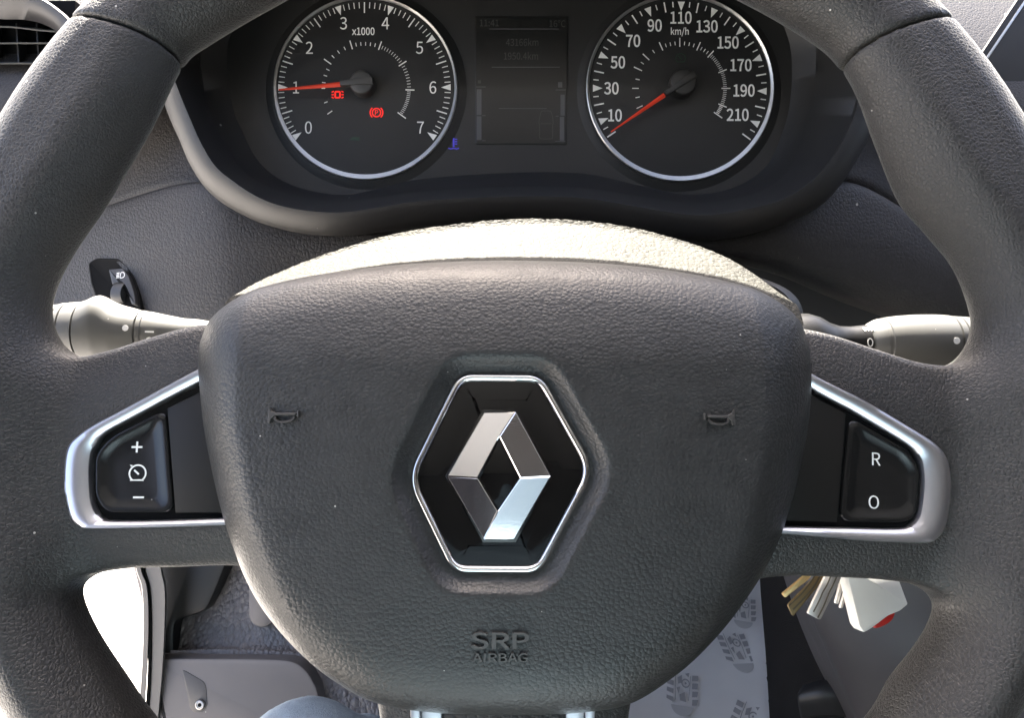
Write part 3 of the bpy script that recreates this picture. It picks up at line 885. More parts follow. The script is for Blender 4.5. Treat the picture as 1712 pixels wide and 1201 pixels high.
M_CAP = plastic('needle cap', (.035, .035, .034), .5)
mk('needle_cap', hubcap(cap_c, 20 * K, 185, .003), M_CAP, rev)
ic = MB()
def cpt(px, py, z=ZD): return KF.pix(np.array([px]), np.array([py]), z)[0, :2]
c = cpt(564.5, 158)
ic.add(*stroke(rounded(np.array([(-4, -5), (4, -5), (4, 5), (-4, 5)]) * K, 2 * K) + c, 2.6 * K, ZD, ZD + .0001, True))
for sx in (-1, 1):
    for y in (-5, 0, 5): ic.add(*shift(box(-2 * K, 2 * K, -.9 * K, .9 * K, 0, .0001), c[0] + sx * 8.2 * K, c[1] + (y + abs(y) * 0) * K, ZD, R(-sx * y * 5)))
c = cpt(629.5, 188)
ic.add(*shift(stroke(circle(0, 0, 7 * K, 28), 1.8 * K, ZD, ZD + .0001, True), c[0], c[1]))
for s0 in (-48, 132): ic.add(*shift(stroke(arc(0, 0, 10.6 * K, s0, s0 + 96, 14), 1.9 * K, ZD, ZD + .0001), c[0], c[1]))
ic.add(*shift(text('P', 8.5 * K, .0001, .9), c[0], c[1], ZD))
mk('warning_lights', ic, M_WARN, rev, smooth=False)
c = cpt(592, 232)
mk('unlit_symbol', MB().add(*shift(prism(np.array([(-9, -2), (-2, 3), (9, 3), (9, -3)]) * K, ZD, ZD + .0001, .00002), c[0], c[1])), M_GREEN, rev, smooth=False)

# speedometer
spd = dial('speedometer', SPC, SR_, False)
sm, sn = MB(), MB()
A0, ST = 214.0, 250 / 220.0
for v in range(0, 221, 5):
    a = A0 - ST * v
    if v % 20 == 10: tri(sm, SPC, a, 130, 146, 12)
    elif v % 20 == 0: tick(sm, SPC, a, 130, 147, 2.2)
    else: tick(sm, SPC, a, 137, 146, 1.7)
for v in range(10, 211, 20):
    a = R(A0 - ST * v)
    rr = {10: 118, 30: 115, 50: 113, 70: 112, 90: 114, 110: 119, 130: 114, 150: 112, 170: 110, 190: 108, 210: 107}[v]
    sn.add(*shift(text(str(v), 19.5 * K, .0001, .86, .012), SPC[0] + rr * K * math.cos(a), SPC[1] + rr * K * math.sin(a), ZD))
sn.add(*shift(text('km/h', 11 * K, .0001, .86, .008), SPC[0], SPC[1] + 95 * K, ZD))
for a in (205, 192, 180, 168): tick(sm, SPC, a, 69, 80 if a in (205, 180) else 76, 1.4)
inner_scale(sm, SPC, [155, 137, 114, 90, 66, 48, 22, 0, -22, -35], 71, 79, (2, 2, 4, 4, 4, 10, 9, 9, 6))
mk('scale_marks', sm, M_WHITE, spd, smooth=False)
mk('numerals', sn, M_WHITE, spd, smooth=False)
cap_s = SPC + np.array([2, 4]) * K
mk('needle', needle(cap_s, 214.6, 32, 146, 8, 2, .0042), M_RED, spd)
mk('needle_cap', hubcap(cap_s, 22 * K, 214.6, .003), M_PANEL, spd)
c = cpt(1138, 97)
gs = MB().add(*shift(stroke(np.vstack([[(6, -6)], arc(0, 0, 8, -40, 220, 20), [(-6, -6)]]) * K, 1.4 * K, ZD, ZD + .0001, True), c[0], c[1]))
gs.add(*shift(stroke(np.array([(2, -2), (-4, 4)]) * K, 1.4 * K, ZD, ZD + .0001), c[0], c[1]))
mk('unlit_symbol', gs, M_GREEN, spd, smooth=False)
c = cpt(758, 239)
bl = MB().add(*shift(box(-1.4 * K, 1.4 * K, -5 * K, 10 * K, 0, .0001), c[0], c[1], -.0044))
for y in (8, 4, 0): bl.add(*shift(box(2 * K, 6 * K, (y - .8) * K, (y + .8) * K, 0, .0001), c[0], c[1], -.0044))
bl.add(*shift(stroke(np.array([(-9, -7), (-5, -8.5), (0, -7), (5, -8.5), (9, -7)]) * K, 1.6 * K, 0, .0001), c[0], c[1], -.0044))
mk('coolant_light', bl, M_BLUE, clus, smooth=False)

# display
lcd_p = KF.pl([(793, 27), (950, 27), (947, 241), (795, 241)], -.004)[:, :2]
lcd = mk('display', sweep(lcd_p, [(0, -.0048), (0, -.0040), (.0006, -.0038)], cap=True), M_LCD, clus, smooth=False)
ZL = -.0037
ink, bars = MB(), MB()
def put(s, px, py, h, xs=.9):
    c = cpt(px, py, ZL); ink.add(*shift(text(s, h * K, .00005, xs), c[0], c[1], ZL))
put('11:41', 818, 38, 11); put('16\u00b0C', 932, 39, 11); put('43166km', 873, 70, 11.5, .84); put('1950.4km', 871, 93, 11.5, .84)
def lin(b, x0, x1, y, w=1.2):
    c0, c1 = cpt(x0, y, ZL), cpt(x1, y, ZL); b.add(*box(c0[0], c1[0], c0[1] - w * K / 2, c0[1] + w * K / 2, ZL, ZL + .00005))
for x0, x1, y in ((818, 934, 48), (822, 936, 112), (834, 914, 181), (796, 812, 145), (929, 946, 150), (806, 812, 193), (929, 934, 194), (806, 812, 235), (928, 945, 236)): lin(bars, x0, x1, y)
def rect(b, x0, x1, y0, y1):
    c0, c1 = cpt(x0, y1, ZL), cpt(x1, y0, ZL); b.add(*box(c0[0], c1[0], c0[1], c1[1], ZL, ZL + .00005))
rect(bars, 797, 805, 149, 192); rect(bars, 797, 805, 194, 234); rect(bars, 937, 944, 158, 193); rect(bars, 936, 943, 195, 235); rect(bars, 933, 940, 137, 146)
rect(ink, 799, 804, 134, 139)
ct = cr(np.array([(0, 24), (8, 23), (11, 12), (12, 3), (11, 0), (11, -20), (8, -23), (-8, -23), (-11, -20), (-11, 0), (-12, 3), (-11, 12), (-8, 23)]), 40, True) * K
c = cpt(913, 209, ZL)
ink.add(*shift(stroke(ct, 1.1 * K, 0, .00005, True), c[0], c[1], ZL)); ink.add(*shift(box(-9 * K, 9 * K, 2 * K, 3 * K, 0, .00005), c[0], c[1], ZL))
mk('display_text', ink, M_LCDINK, lcd, smooth=False)
mk('display_bars', bars, M_LCDBAR, lcd, smooth=False)

# ------------------------------------------------------------------ dashboard
DF = at((0, .55, .70))
dash = thing('dashboard', 'dark grained dashboard running behind the wheel and round the dials', 'dashboard', DF)
def panel(name, rows, m=M_DASH, th=.003, nu=50, nv=30):
    r = [x - DF.o for x in sheet(rows, nu, nv)]
    o = mk(name, loft(r), m, dash, sharp=0)
    md = o.modifiers.new('thick', 'SOLIDIFY'); md.thickness = th; md.offset = -1
    # keep the face towards the driver
    return o
panel('lower_panel', [
    [(-60, 470, .525), (0, 430, .52), (100, 383, .508), (190, 348, .49), (335, 311, .462), (430, 350, .452), (600, 392, .452), (700, 400, .452)],
    [(-60, 480, .522), (0, 441, .517), (100, 395, .504), (190, 361, .486), (335, 325, .457), (430, 362, .449), (600, 398, .450), (700, 404, .450)],
    [(-60, 540, .51), (0, 520, .50), (100, 480, .49), (190, 450, .475), (335, 425, .45), (430, 425, .446), (600, 440, .452), (700, 440, .456)],
    [(-60, 640, .49), (0, 640, .485), (100, 620, .475), (190, 600, .465), (335, 580, .45), (430, 560, .45), (600, 540, .47), (700, 540, .48)],
    [(-60, 760, .50), (0, 760, .495), (100, 740, .485), (190, 720, .475), (335, 700, .47), (430, 690, .48), (600, 680, .50), (700, 680, .51)]])
panel('upper_panel', [
    [(-60, -90, .69), (60, -90, .66), (200, -90, .62), (330, -90, .58), (470, -90, .55)],
    [(-60, 30, .595), (60, 30, .58), (200, 20, .555), (330, 20, .525), (470, 20, .51)],
    [(-60, 200, .545), (60, 200, .53), (200, 190, .513), (330, 180, .49), (470, 180, .48)],
    [(-60, 472, .534), (60, 404, .523), (200, 347, .495), (330, 316, .471), (470, 370, .46)]])
panel('upper_panel', [
    [(1300, -90, .56), (1420, -90, .58), (1540, -90, .61), (1660, -90, .645), (1800, -90, .68)],
    [(1300, 20, .50), (1420, 20, .515), (1540, 20, .54), (1660, 20, .57), (1800, 20, .60)],
    [(1300, 100, .485), (1420, 100, .495), (1540, 100, .51), (1660, 110, .53), (1800, 110, .55)],
    [(1300, 180, .47), (1420, 180, .475), (1540, 190, .49), (1660, 200, .505), (1800, 210, .52)],
    [(1300, 365, .462), (1405, 309, .466), (1530, 368, .475), (1660, 430, .49), (1800, 500, .50)]])
panel('lower_panel', [
    [(1100, 402, .462), (1200, 398, .455), (1300, 368, .450), (1405, 311, .456), (1530, 368, .466), (1660, 428, .478), (1800, 500, .49)],
    [(1100, 406, .456), (1200, 403, .450), (1300, 378, .446), (1410, 324, .452), (1530, 382, .462), (1660, 445, .474), (1800, 515, .486)],
    [(1100, 410, .456), (1200, 410, .450), (1300, 410, .447), (1410, 410, .452), (1530, 450, .462), (1660, 500, .474), (1800, 540, .486)],
    [(1100, 418, .462), (1200, 420, .458), (1300, 438, .457), (1410, 478, .464), (1530, 520, .474), (1660, 550, .486), (1800, 580, .50)],
    [(1100, 424, .50), (1200, 428, .50), (1300, 452, .50), (1410, 498, .505), (1530, 540, .52), (1660, 575, .53), (1800, 600, .54)]])
# the dark void behind column and lower edge of the dash
panel('knee_panel', [
    [(300, 340, .56), (700, 340, .56), (1100, 340, .56), (1500, 340, .57), (1900, 340, .58)],
    [(300, 560, .57), (700, 560, .57), (1100, 560, .57), (1500, 560, .58), (1900, 560, .60)],
    [(300, 860, .60), (700, 860, .60), (1100, 860, .60), (1500, 860, .62), (1900, 860, .64)]], M_SMOOTH)

hood_z = P(870., -64., .424)
tp = [[(x, hood_z[1] - DF.o[1] + .002, hood_z[2] - DF.o[2] + .004 - .10 * float(sstep(.17, .24, abs(x)))) for x in np.linspace(-.50, 1.06, 30)]]
tp += [[(x, y - DF.o[1], z - DF.o[2]) for x in np.linspace(-.50, 1.06, 30)] for y, z in ((.62, .80), (.85, .845), (1.05, .85), (1.31, .83))]
tp[1] = [(x, y, z + .05 * (1 - float(sstep(.17, .24, abs(x))))) for x, y, z in tp[1]]
o_t = mk('top_pad', loft(tp), M_DASH, dash, sharp=0)
o_t.modifiers.new('thick', 'SOLIDIFY').thickness = .004

# headlight levelling switch set in the lower panel
HF = Frame(P(200., 475., .4655), unit(AR - .28 * AF), unit(AU + .35 * AF))
hl = thing('headlight_level_switch', 'small black headlight levelling wheel with white lamp symbol, above left stalk', 'switch', HF)
hp_ = [(149, 441), (162, 433), (200, 434), (214, 446), (225, 467), (232, 493), (236, 530), (176, 530), (162, 497), (154, 474)]
hpo = rounded(HF.pl(hp_, .001)[:, :2], .002)
mk('recess_frame', sweep(hpo, [(-.0006, -.006), (-.0004, .0012), (.0004, .0014), (.0016, .0008)], cap=True), M_BLACK, hl)
tile = rounded(HF.pl([(184, 452), (207, 450), (217, 463), (226, 490), (229, 510), (222, 510), (213, 482), (207, 474), (196, 474), (190, 478)], .003)[:, :2], .001, 4)
mk('symbol_plate', prism(tile, .001, .0042, .0005), M_SMOOTH, hl)
c = HF.pix(np.array([203.]), np.array([484.]), .002)[0]
KH = .465 / FPX
wv = MB()
rows = []
for t in np.linspace(-1, 1, 9):
    rows.append(np.column_stack([np.full(24, c[0] + t * 10 * KH), c[1] - 6 * KH + (20 * KH - abs(t) ** 3 * 2 * KH) * np.cos(np.linspace(0, 2 * math.pi, 24, endpoint=False)), .0005 + .0055 * np.sin(np.linspace(0, 2 * math.pi, 24, endpoint=False))]))
mk('thumb_wheel', loft(rows, True, True, True), M_SMOOTH, hl)
ib = MB()
c = HF.pix(np.array([203.]), np.array([460.]), .0043)[0]
ib.add(*shift(stroke(cr(np.array([(-2, 4.5), (3, 4.5), (6, 0), (5, -4), (-1, -5), (-2, 0)]), 24, True) * KH, 1.3 * KH, .0042, .0043, True), c[0], c[1]))
for k in range(4): ib.add(*shift(box(-10 * KH, -4.5 * KH, (-4.2 + 2.8 * k) * KH, (-2.6 + 2.8 * k) * KH, .0042, .0043), c[0], c[1], 0, R(8)))
mk('lamp_symbol', ib, M_WHITE, hl, smooth=False)

# air vent, top left -------------------------------------------------
VD = .50
VF_ = Frame(P(0., 100., VD), AR, AU)
vent = thing('air_vent', 'black air vent with thin horizontal slats at upper left of the dashboard', 'air vent', VF_)
v_o = [(-130, -6), (40, -8), (72, -2), (100, 16), (122, 38), (135, 75), (140, 130), (120, 230), (-130, 230)]
v_m = [(-130, 2), (20, 2), (52, 8), (82, 24), (106, 48), (118, 80), (122, 130), (104, 220), (-130, 220)]
v_i = [(-130, 32), (10, 32), (42, 33), (72, 40), (94, 54), (104, 84), (106, 130), (90, 205), (-130, 205)]
def vr(p, z): return cr(np.column_stack([VF_.pl(p, z)[:, :2], np.full(len(p), z)]), 90, True)
mk('vent_frame', loft([vr(v_o, -.02), vr(v_o, .004), vr(v_o, .004) * .85 + vr(v_m, .004) * .15 + [0, 0, .002], vr(v_m, .005), vr(v_i, -.004), vr(v_i, -.03)], True), plastic('vent frame', (.042, .039, .039), .42), vent, sharp=60)
mk('duct', MB().add(*prism(VF_.pl([(-140, 0), (125, 0), (125, 225), (-140, 225)], -.03)[:, :2], -.06, -.03)), M_BLACK, vent, smooth=False)
for k, y in enumerate((41, 71, 105, 141, 174, 205)):
    a = VF_.pix(np.array([-120., 98.]), np.array([y, y - (1 if k else -3)]), -.008)
    xs = np.linspace(a[0, 0], a[1, 0], 12)
    if k == 0: xs = np.linspace(a[0, 0], a[1, 0] - .003, 12)
    yy = np.linspace(a[0, 1], a[1, 1], 12) - (.0025 * sstep(.6, 1, np.linspace(0, 1, 12)) if k == 0 else 0)
    rows = [np.column_stack([xs, yy + dy, np.full(12, dz)]) for dy, dz in ((.0075, -.028), (-.0006, -.0095), (0, -.0085), (.0006, -.0095), (.0080, -.028))]
    mk('slat', loft(rows), M_STALK, vent)
for k, x in enumerate((64, 30, -10)):
    p0 = VF_.pix(np.array([x - 4., x + 6.]), np.array([38., 200.]), -.02)
    rows = [np.column_stack([np.linspace(p0[0, 0], p0[1, 0], 4) + dx, np.linspace(p0[0, 1], p0[1, 1], 4), np.full(4, dz)]) for dx, dz in ((-.0005, -.03), (-.0005, -.0205), (.0005, -.0205), (.0005, -.03))]
    mk('vane', loft(rows), M_SMOOTH, vent)

# trim of the centre stack, top right ----------------------------------
TF = Frame(P(1700., 80., .52), AR, AU)
ctr = thing('centre_stack_trim', 'dark centre stack trim with a thin silver line at the upper right', 'dashboard trim', TF)
mk('trim_body', prism(TF.pl([(1750, -90), (1900, -90), (1900, 420), (1560, 195)])[:, :2], .0085, .012, .0006), M_PANEL, ctr)
mk('silver_line', prism(TF.pl([(1716, -6), (1719.5, -4), (1607, 164), (1604, 161)], .012)[:, :2], .008, .0128, .0003), M_DRING, ctr)

# ------------------------------------------------------------------ footwell, left
def world_thing(name, rows, m, label, cat, o=None, th=0, closed=False, cap=False, sharp=40):
    allp = np.vstack(rows); o = allp.mean(0) if o is None else o
    ob = mk(name, loft([r - o for r in rows], closed, cap, cap), m, frame=at(o), sharp=sharp)
    if th:
        md = ob.modifiers.new('thick', 'SOLIDIFY'); md.thickness = th; md.offset = 0
    return tag(ob, label, cat)
FD = .86
kp_f = Frame(P(400., 1060., FD), unit(AR - .15 * AF), AU)
kick = thing('kick_panel', 'coarse grained grey side panel in the footwell under the left spoke', 'side panel', kp_f)
g_ = [[(285, 880, .93), (400, 880, .92), (520, 880, .90), (720, 880, .90)], [(285, 980, .91), (400, 980, .90), (520, 980, .885), (720, 980, .89)],
      [(285, 1080, .885), (400, 1078, .872), (520, 1078, .865), (720, 1090, .87)], [(285, 1092, .868), (400, 1090, .856), (530, 1100, .85), (720, 1130, .86)],
      [(285, 1150, .865), (400, 1150, .852), (520, 1150, .84), (720, 1160, .85)], [(285, 1290, .84), (400, 1290, .83), (520, 1290, .82), (720, 1290, .83)]]
mk('grained_skin', loft([kp_f.loc(r) for r in sheet(g_, 60, 60)]), M_KICK, kick, sharp=0)
# rounded upright rib
def rib(x, w, y0, y1, d):
    poly = [(x - w, y0), (x + w, y0)] + [(x + w * math.cos(a), y1 - w + w * math.sin(a)) for a in np.linspace(0, math.pi, 14)]
    return poly
f2 = Frame(P(440., 1000., .868), AR, unit(AU + .15 * AF))
mk('footrest_rib', (lambda V, F: (kp_f.loc(f2.wor(V)), F))(*prism(f2.pl(rib(439, 23, 880, 1050, 0))[:, :2], -.02, .004, .005)), M_HATCH, kick)
hf = Frame(P(400., 1160., .835), unit(AR - .12 * AF), unit(AU + .1 * AF))
hatch = thing('access_cover', 'smooth grey cover fastened with one screw, beside the driver knee', 'cover', hf)
mk('cover_plate', prism(cr(hf.pl([(258, 1103), (262, 1101), (350, 1101), (450, 1102), (490, 1106), (512, 1120), (527, 1143), (534, 1165), (560, 1290), (400, 1290), (250, 1290), (254, 1180)])[:, :2], 80, True), -.02, .003, .003), M_HATCH, hatch)
mk('screw_pocket_shade', prism(rounded(hf.pl([(305, 1121), (311, 1123), (344, 1142), (347, 1180), (340, 1192), (325, 1192), (318, 1184)], .003)[:, :2], .006), .0031, .0036, .0003), plastic('pocket shade', (.06, .055, .054), .5), hatch)  # shade of the pocket painted as a darker plate on the flat cover
c = hf.pix(np.array([335.]), np.array([1179.]), .004)[0]
sw_ = MB().add(*sweep(circle(c[0], c[1], .0055, 32), [(0, .003), (0, .0052), (.0008, .0062), (.002, .0064), (.0024, .0056)], cap=True))
mk('screw', sw_, metal('screw zinc', (.34, .33, .32), .45), hatch)
sl = MB().add(*sweep(circle(c[0], c[1], .0022, 6), [(0, .0045), (0, .0060)], cap=True))
mk('screw_socket', sl, M_BLACK, hatch, smooth=False)

# sill and door seal at the left of the footwell
def strip(xs_, ys, d, w0, w1, lift):
    pass
sf = at(P(255., 1060., .88))
sill = thing('door_frame', 'grey door frame with a dark rubber seal beside the bright open doorway', 'door frame', sf)
def vstrip(pts, widths, d, thick):
    a = np.array(pts, float); n = 40
    cx = cr(a, n)
    ww = np.interp(np.linspace(0, 1, n), np.linspace(0, 1, len(widths)), widths)
    rows = []
    for off, dd in ((0, thick), (0, .004), (.12, 0), (.88, 0), (1, .004), (1, thick)):
        rows.append(P(cx[:, 0] + ww * off, cx[:, 1], np.full(n, d) + dd) - sf.o)
    return loft(rows, flip=True)
mk('outer_flange', vstrip([(222, 860), (226, 945), (236, 980), (239, 1026), (238, 1089), (233, 1171), (222, 1300)], [8, 9, 10, 10, 10, 11], .832, .02), M_SILL, sill)
mk('rubber_seal', vstrip([(230, 860), (235, 945), (245, 985), (248, 1042), (247, 1121), (243, 1184), (232, 1300)], [4, 4, 4, 4.5, 5, 5], .834, .02), M_BLACK, sill)
mk('inner_trim', vstrip([(234, 860), (239, 945), (249, 985), (252, 1042), (251, 1121), (248, 1184), (236, 1300)], [34, 32, 28, 24, 20, 20], .836, .03), M_SILL, sill)
mf = Frame(P(325., 960., .885), AR, unit(AU + .12 * AF))
tag(mk('moulding', prism(cr(mf.pl([(258, 860), (330, 860), (392, 860), (386, 920), (376, 955), (357, 1000), (345, 1020), (320, 1030), (299, 1038), (294, 1058), (294, 1090), (288, 1125), (258, 1125), (256, 1000)])[:, :2], 90, True), -.03, .006, .005), M_PANEL, frame=mf),
    'near black moulding between door frame and coarse grained side panel', 'moulding')

# ------------------------------------------------------------------ footwell, right
def G(px, py, z=0.0):
    r = ray(np.asarray(px, float), np.asarray(py, float)); t = (z - CAM[2]) / r[..., 2]
    return CAM + t[..., None] * r
pc = G(np.array([1160.]), np.array([1120.]))[0]
pm = at((pc[0], pc[1], 0))
mat_o = thing('paper_floor_mat', 'white paper floor mat printed with grey shoe soles under the wheel', 'floor mat', pm)
c0 = G(np.array([1000., 1272, 1292, 1000]), np.array([935., 935, 1320, 1320]))
nx_, ny_ = 60, 90
gx = np.linspace(0, 1, nx_)
rows = []
for t in np.linspace(0, 1, ny_):
    a, b = c0[0] * (1 - t) + c0[3] * t, c0[1] * (1 - t) + c0[2] * t
    a = np.array([-.12, a[1], 0])
    r = a[None] * (1 - gx[:, None]) + b[None] * gx[:, None]
    r[:, 2] = .0035 + .006 * np.exp(-((1 - gx) / .05) ** 2) * (.6 + .4 * math.sin(t * 17)) + .0012 * np.sin(gx * 11 + t * 6)
    r[-1, 0] += rng.normal(0, .0009)
    rows.append(r - pm.o)
mk('sheet', loft(rows, flip=True), M_PAPER, mat_o, sharp=0)
def mat_z(x): return .0053
def sole(px, py, rot, s):
    c = G(np.array([px]), np.array([py]), .006)[0] - pm.o
    b = MB()
    lugs = []
    for k in range(4):
        y = 17 - 10 * k
        lugs.append([(-21, y + 3.5), (-12, y + 2), (-12, y - 4), (-21, y - 3.5 + k)])
        lugs.append([(13, y + 2), (21, y + 3), (20.5 - k * .6, y - 4), (12.5, y - 5)])
    for p in lugs:
        b.add(*prism(np.array(p, float), 0, .0001 / s, .00001 / s))
    for p in ([(-7, 14), (-1, 18), (-1, 8), (-6, 6)], [(-8, 1), (-3, 3), (-5, -6)], [(-4, -7), (3, -3), (5, -15), (-3, -14)], [(3, 20), (9, 22), (8, 16)]):
        b.add(*prism(np.array(p, float), 0, .0001 / s, .00001 / s))
    b.add(*stroke(circle(4, 8, 5, 20), 1.5, 0, .0001 / s, True)); b.add(*prism(circle(4, 8, 1.4, 10), 0, .0001 / s, .00001 / s))
    b.add(*stroke(np.array([(-9.5, 22), (-10, 5), (-9, -14)]), .8, 0, .0001 / s)); b.add(*stroke(np.array([(10.5, 18), (10, 4), (8, -13)]), .8, 0, .0001 / s))
    heel = np.vstack([[(14, -20)], arc(0, -18, 15, -8, -172, 16, 14), [(-14, -20)]])
    V, F = b.get()
    V = V * s; V[:, 1] *= 1.42
    H, HF_ = prism(heel, 0, .0001 / s, .00001 / s); H = H * s; H[:, 1] *= 1.42
    cr_, sr_ = math.cos(rot), math.sin(rot)
    rm_ = np.array([[cr_, sr_], [-sr_, cr_]])
    for W_ in (V, H): W_[:, :2] = W_[:, :2] @ rm_
    off = np.array([c[0], c[1], .0066])
    mk('shoe_print', (V + off, F), M_PRINT, mat_o, smooth=False)
    mk('heel_print', (H + off, HF_), M_PRINT2, mat_o, smooth=False)
M_PRINT2 = mat('light footprint ink', (.64, .62, .615), .85)
for px, py, rot, s in ((1242, 1020, R(-14), .00088), (1231, 1086, R(4), .00094), (1141, 1154, R(-12), .00094), (1250, 1208, R(-30), .00094), (1146, 1064, R(-8), .00088), (1118, 1245, R(5), .00094)):
    sole(px, py, rot, s)

# centre console side and tunnel
world_thing('centre_console', sheet([[(1290, 880, .80), (1345, 880, .70), (1380, 880, .66), (1540, 880, .62), (1800, 880, .60)], [(1320, 985, .80), (1345, 985, .70), (1368, 985, .66), (1540, 985, .62), (1800, 985, .60)], [(1360, 1090, .80), (1384, 1090, .70), (1402, 1090, .655), (1560, 1090, .61), (1800, 1090, .59)], [(1415, 1200, .80), (1432, 1200, .70), (1446, 1200, .655), (1580, 1200, .61), (1800, 1200, .58)], [(1470, 1320, .80), (1485, 1320, .70), (1500, 1320, .65), (1600, 1320, .60), (1800, 1320, .57)]], 60, 40),
            M_CONSOLE, 'smooth dark grey side of the centre console behind the keys', 'centre console', th=.004)
tun = world_thing('tunnel', sheet([[(1268, 900, 1.02), (1300, 900, .95), (1350, 900, .90), (1420, 900, .84)], [(1275, 1000, 1.0), (1310, 1000, .93), (1360, 1000, .88), (1420, 1000, .84)], [(1285, 1130, .93), (1330, 1130, .88), (1390, 1130, .84), (1470, 1130, .80)], [(1295, 1320, .86), (1350, 1320, .82), (1420, 1320, .80), (1540, 1320, .76)]], 40, 30),
                  M_CARPET, 'black carpeted tunnel between paper mat and centre console', 'tunnel', th=.004)
world_thing('moulding', sheet([[(1345, 1150, .80), (1380, 1142, .79), (1420, 1146, .79), (1448, 1160, .80)], [(1335, 1170, .79), (1380, 1160, .775), (1425, 1166, .775), (1455, 1182, .79)], [(1340, 1200, .80), (1385, 1195, .78), (1430, 1200, .78), (1460, 1210, .80)]], 24, 16),
            M_SMOOTH, 'black rounded moulding low in the dark footwell beside the console', 'moulding', th=.006)

# ------------------------------------------------------------------ keys
KY = .325
kf = Frame(P(1410., 1000., KY), unit(AR - .05 * AF), AU)
def key(name, px, m, label, dz, th=.0018, grooves=None, gm=None):
    f = Frame(P(float(np.mean([q[0] for q in px])), float(np.mean([q[1] for q in px])), KY + dz), AR, unit(AU + .2 * AF))
    t = thing(name, label, 'key', f, 'keys on the ring below the right spoke')
    mk('blade', prism(rounded(f.pl(px)[:, :2], .0006, 3), -th / 2, th / 2, .00015), m, t)
    for gline, w in grooves or ():
        mk('groove', stroke(cr(f.pl(gline, th / 2)[:, :2], 14), w * KY / FPX, th / 2 - .0003, th / 2 + .00008), gm, t, smooth=False)  # milled grooves drawn as thin dark strokes on the blade
    return t
key('key', [(1352, 940), (1368, 942), (1351, 969), (1312, 1000), (1307, 993), (1342, 964)], M_BRASS, 'narrow brass key, leftmost of the bunch below right spoke', -.004)
key('key', [(1375, 935), (1392, 940), (1366, 981), (1325, 1031), (1316, 1012), (1360, 967)], M_BRONZE, 'tarnished bronze key with a pointed tip next to brass key', .002, grooves=[([(1378, 950), (1358, 985), (1326, 1020)], 3), ([(1370, 952), (1345, 988), (1320, 1013)], 2)], gm=plastic('bronze dark groove', (.05, .042, .026), .6))
key('key', [(1388, 940), (1414, 942), (1401, 976), (1370, 1037), (1349, 1026), (1377, 966)], M_STEEL, 'broad silver key with milled grooves in the middle of bunch', -.006,
    grooves=[([(1394, 950), (1384, 976), (1376, 990), (1370, 1004), (1360, 1024)], 2.2), ([(1403, 955), (1393, 978), (1386, 992), (1378, 1012), (1367, 1034)], 2.2)], gm=plastic('dark groove', (.10, .08, .05), .6))
key('key', [(1412, 945), (1416, 945), (1408, 985), (1400, 1011), (1395, 1009), (1404, 975)], M_STEEL, 'thin silver key seen edge on, touching the white fob', .003)
key('key', [(1419, 950), (1423, 952), (1417, 990), (1407, 1018), (1403, 1017), (1411, 990)], M_STEEL, 'thin silver key half hidden behind the white fob', .006)
ff = Frame(P(1455., 1005., KY - .004), unit(AR + .05 * AF), unit(AU + .15 * AF))
fob = thing('key_fob', 'white plastic key fob with a red button hanging below right spoke', 'key fob', ff)
mk('fob_body', prism(rounded(ff.pl([(1404, 940), (1486, 940), (1497, 971), (1511, 1009), (1498, 1020), (1478, 1028), (1460, 1042), (1446, 1052), (1437, 1056), (1429, 1046), (1418, 1000)])[:, :2], .0009, 4), -.004, .004, .0012), M_FOB, fob)
mk('fob_button', prism(cr(ff.pl([(1491, 1019), (1488, 1034), (1476, 1044), (1458, 1049), (1460, 1030), (1475, 1018)], -.001)[:, :2], 30, True), -.003, .0015, .0006), M_FOBRED, fob)
rf_ = Frame(P(1420., 925., KY), AR, AU)
rows = []
for a in np.linspace(0, 2 * math.pi, 40, endpoint=False):
    rows.append([((.011 + .0009 * math.cos(b)) * math.cos(a), (.011 + .0009 * math.cos(b)) * math.sin(a), .0009 * math.sin(b)) for b in np.linspace(0, 2 * math.pi, 10, endpoint=False)])
rows.append(rows[0])
tag(mk('key_ring', loft(rows, True), M_STEEL, frame=rf_), 'steel key ring holding the keys behind the right spoke', 'key ring')

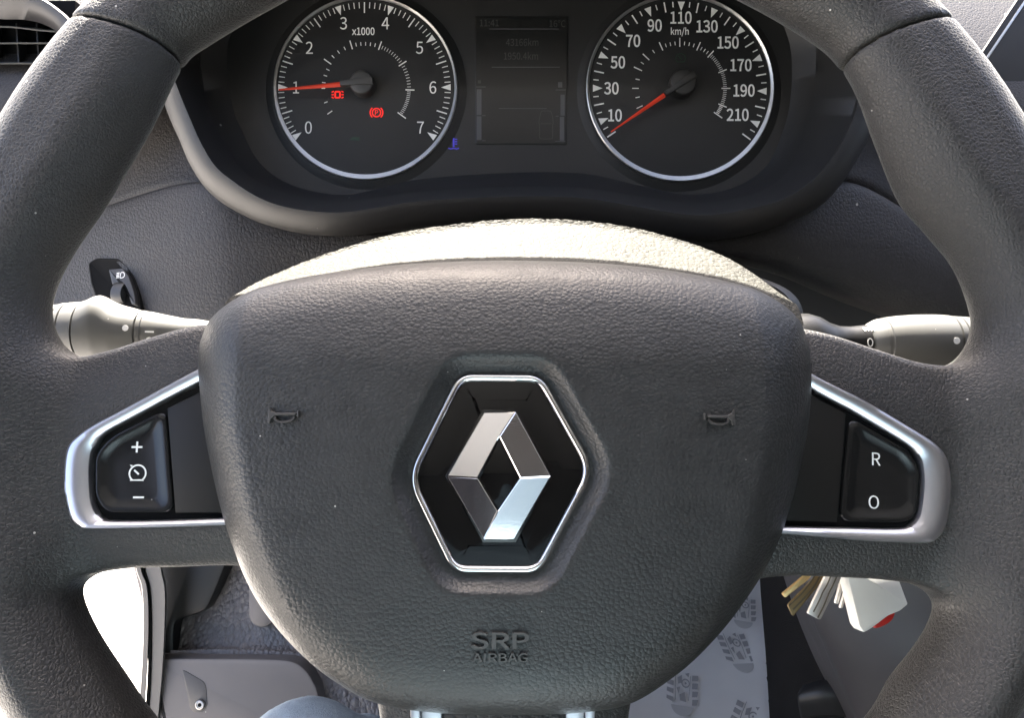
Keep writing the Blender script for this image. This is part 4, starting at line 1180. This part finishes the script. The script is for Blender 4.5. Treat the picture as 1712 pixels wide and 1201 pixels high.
# ------------------------------------------------------------------ driver: legs in jeans
def capsule(X, Y, Z, a, b, r0, r1):
    a, b = np.array(a), np.array(b); e = b - a
    t = np.clip(((X - a[0]) * e[0] + (Y - a[1]) * e[1] + (Z - a[2]) * e[2]) / (e @ e), 0, 1)
    return np.sqrt((X - a[0] - t * e[0]) ** 2 + (Y - a[1] - t * e[1]) ** 2 + (Z - a[2] - t * e[2]) ** 2) - (r0 + (r1 - r0) * t)
hq = .006
gx, gy, gz = np.arange(-.30, .28, hq), np.arange(-.58, .75, hq), np.arange(.0, .97, hq)
X, Y, Z = np.meshgrid(gx, gy, gz, indexing='ij')
knee = P(510., 1160., .53) - AU * .061
kn_r = P(850., 1180., .56) - AU * .055
f = smin(capsule(X, Y, Z, (-.10, -.22, .24), knee, .085, .048), capsule(X, Y, Z, knee, (-.13, .60, .05), .048, .040), .02)
f2_ = smin(capsule(X, Y, Z, (.09, -.22, .24), kn_r, .085, .054), capsule(X, Y, Z, kn_r, (.06, .62, .06), .054, .040), .02)
f = smin(smin(f, f2_, .03), capsule(X, Y, Z, (-.08, -.26, .26), (.08, -.26, .26), .11, .11), .06)
tor = smin(capsule(X / 1.0, Y, Z, (-.06, -.31, .30), (-.07, -.40, .72), .13, .13), capsule(X, Y, Z, (.06, -.31, .30), (.07, -.40, .72), .13, .13), .05)
tor = smin(tor, capsule(X, Y, Z, (-.19, -.40, .80), (.19, -.40, .80), .07, .07), .10)
tor = smin(tor, capsule(X, Y, Z, (0, -.41, .82), (0, -.40, .92), .06, .055), .05)
f += .0018 * np.sin(X * 90 + 3 * np.sin(Y * 40)) * np.cos(Z * 70 + Y * 30)
pf_ = at((0, -.2, 0))
V, Fq = nets(f, np.array([gx[0], gy[0], gz[0]]), hq)
per = thing('person', 'seated driver in faded blue jeans with one knee below the wheel', 'person', pf_)
mk('jeans', (V - pf_.o, Fq), M_JEANS, per, sharp=0)
tor += .003 * np.sin(Z * 45 + 4 * np.sin(X * 14)) * np.sin(X * 22 + Z * 9)
V, Fq = nets(tor, np.array([gx[0], gy[0], gz[0]]), hq)
mk('unseen_shirt', (V - pf_.o, Fq), M_SHIRT, per, sharp=0)  # torso out of view, added to give the badge a pale blue reflection
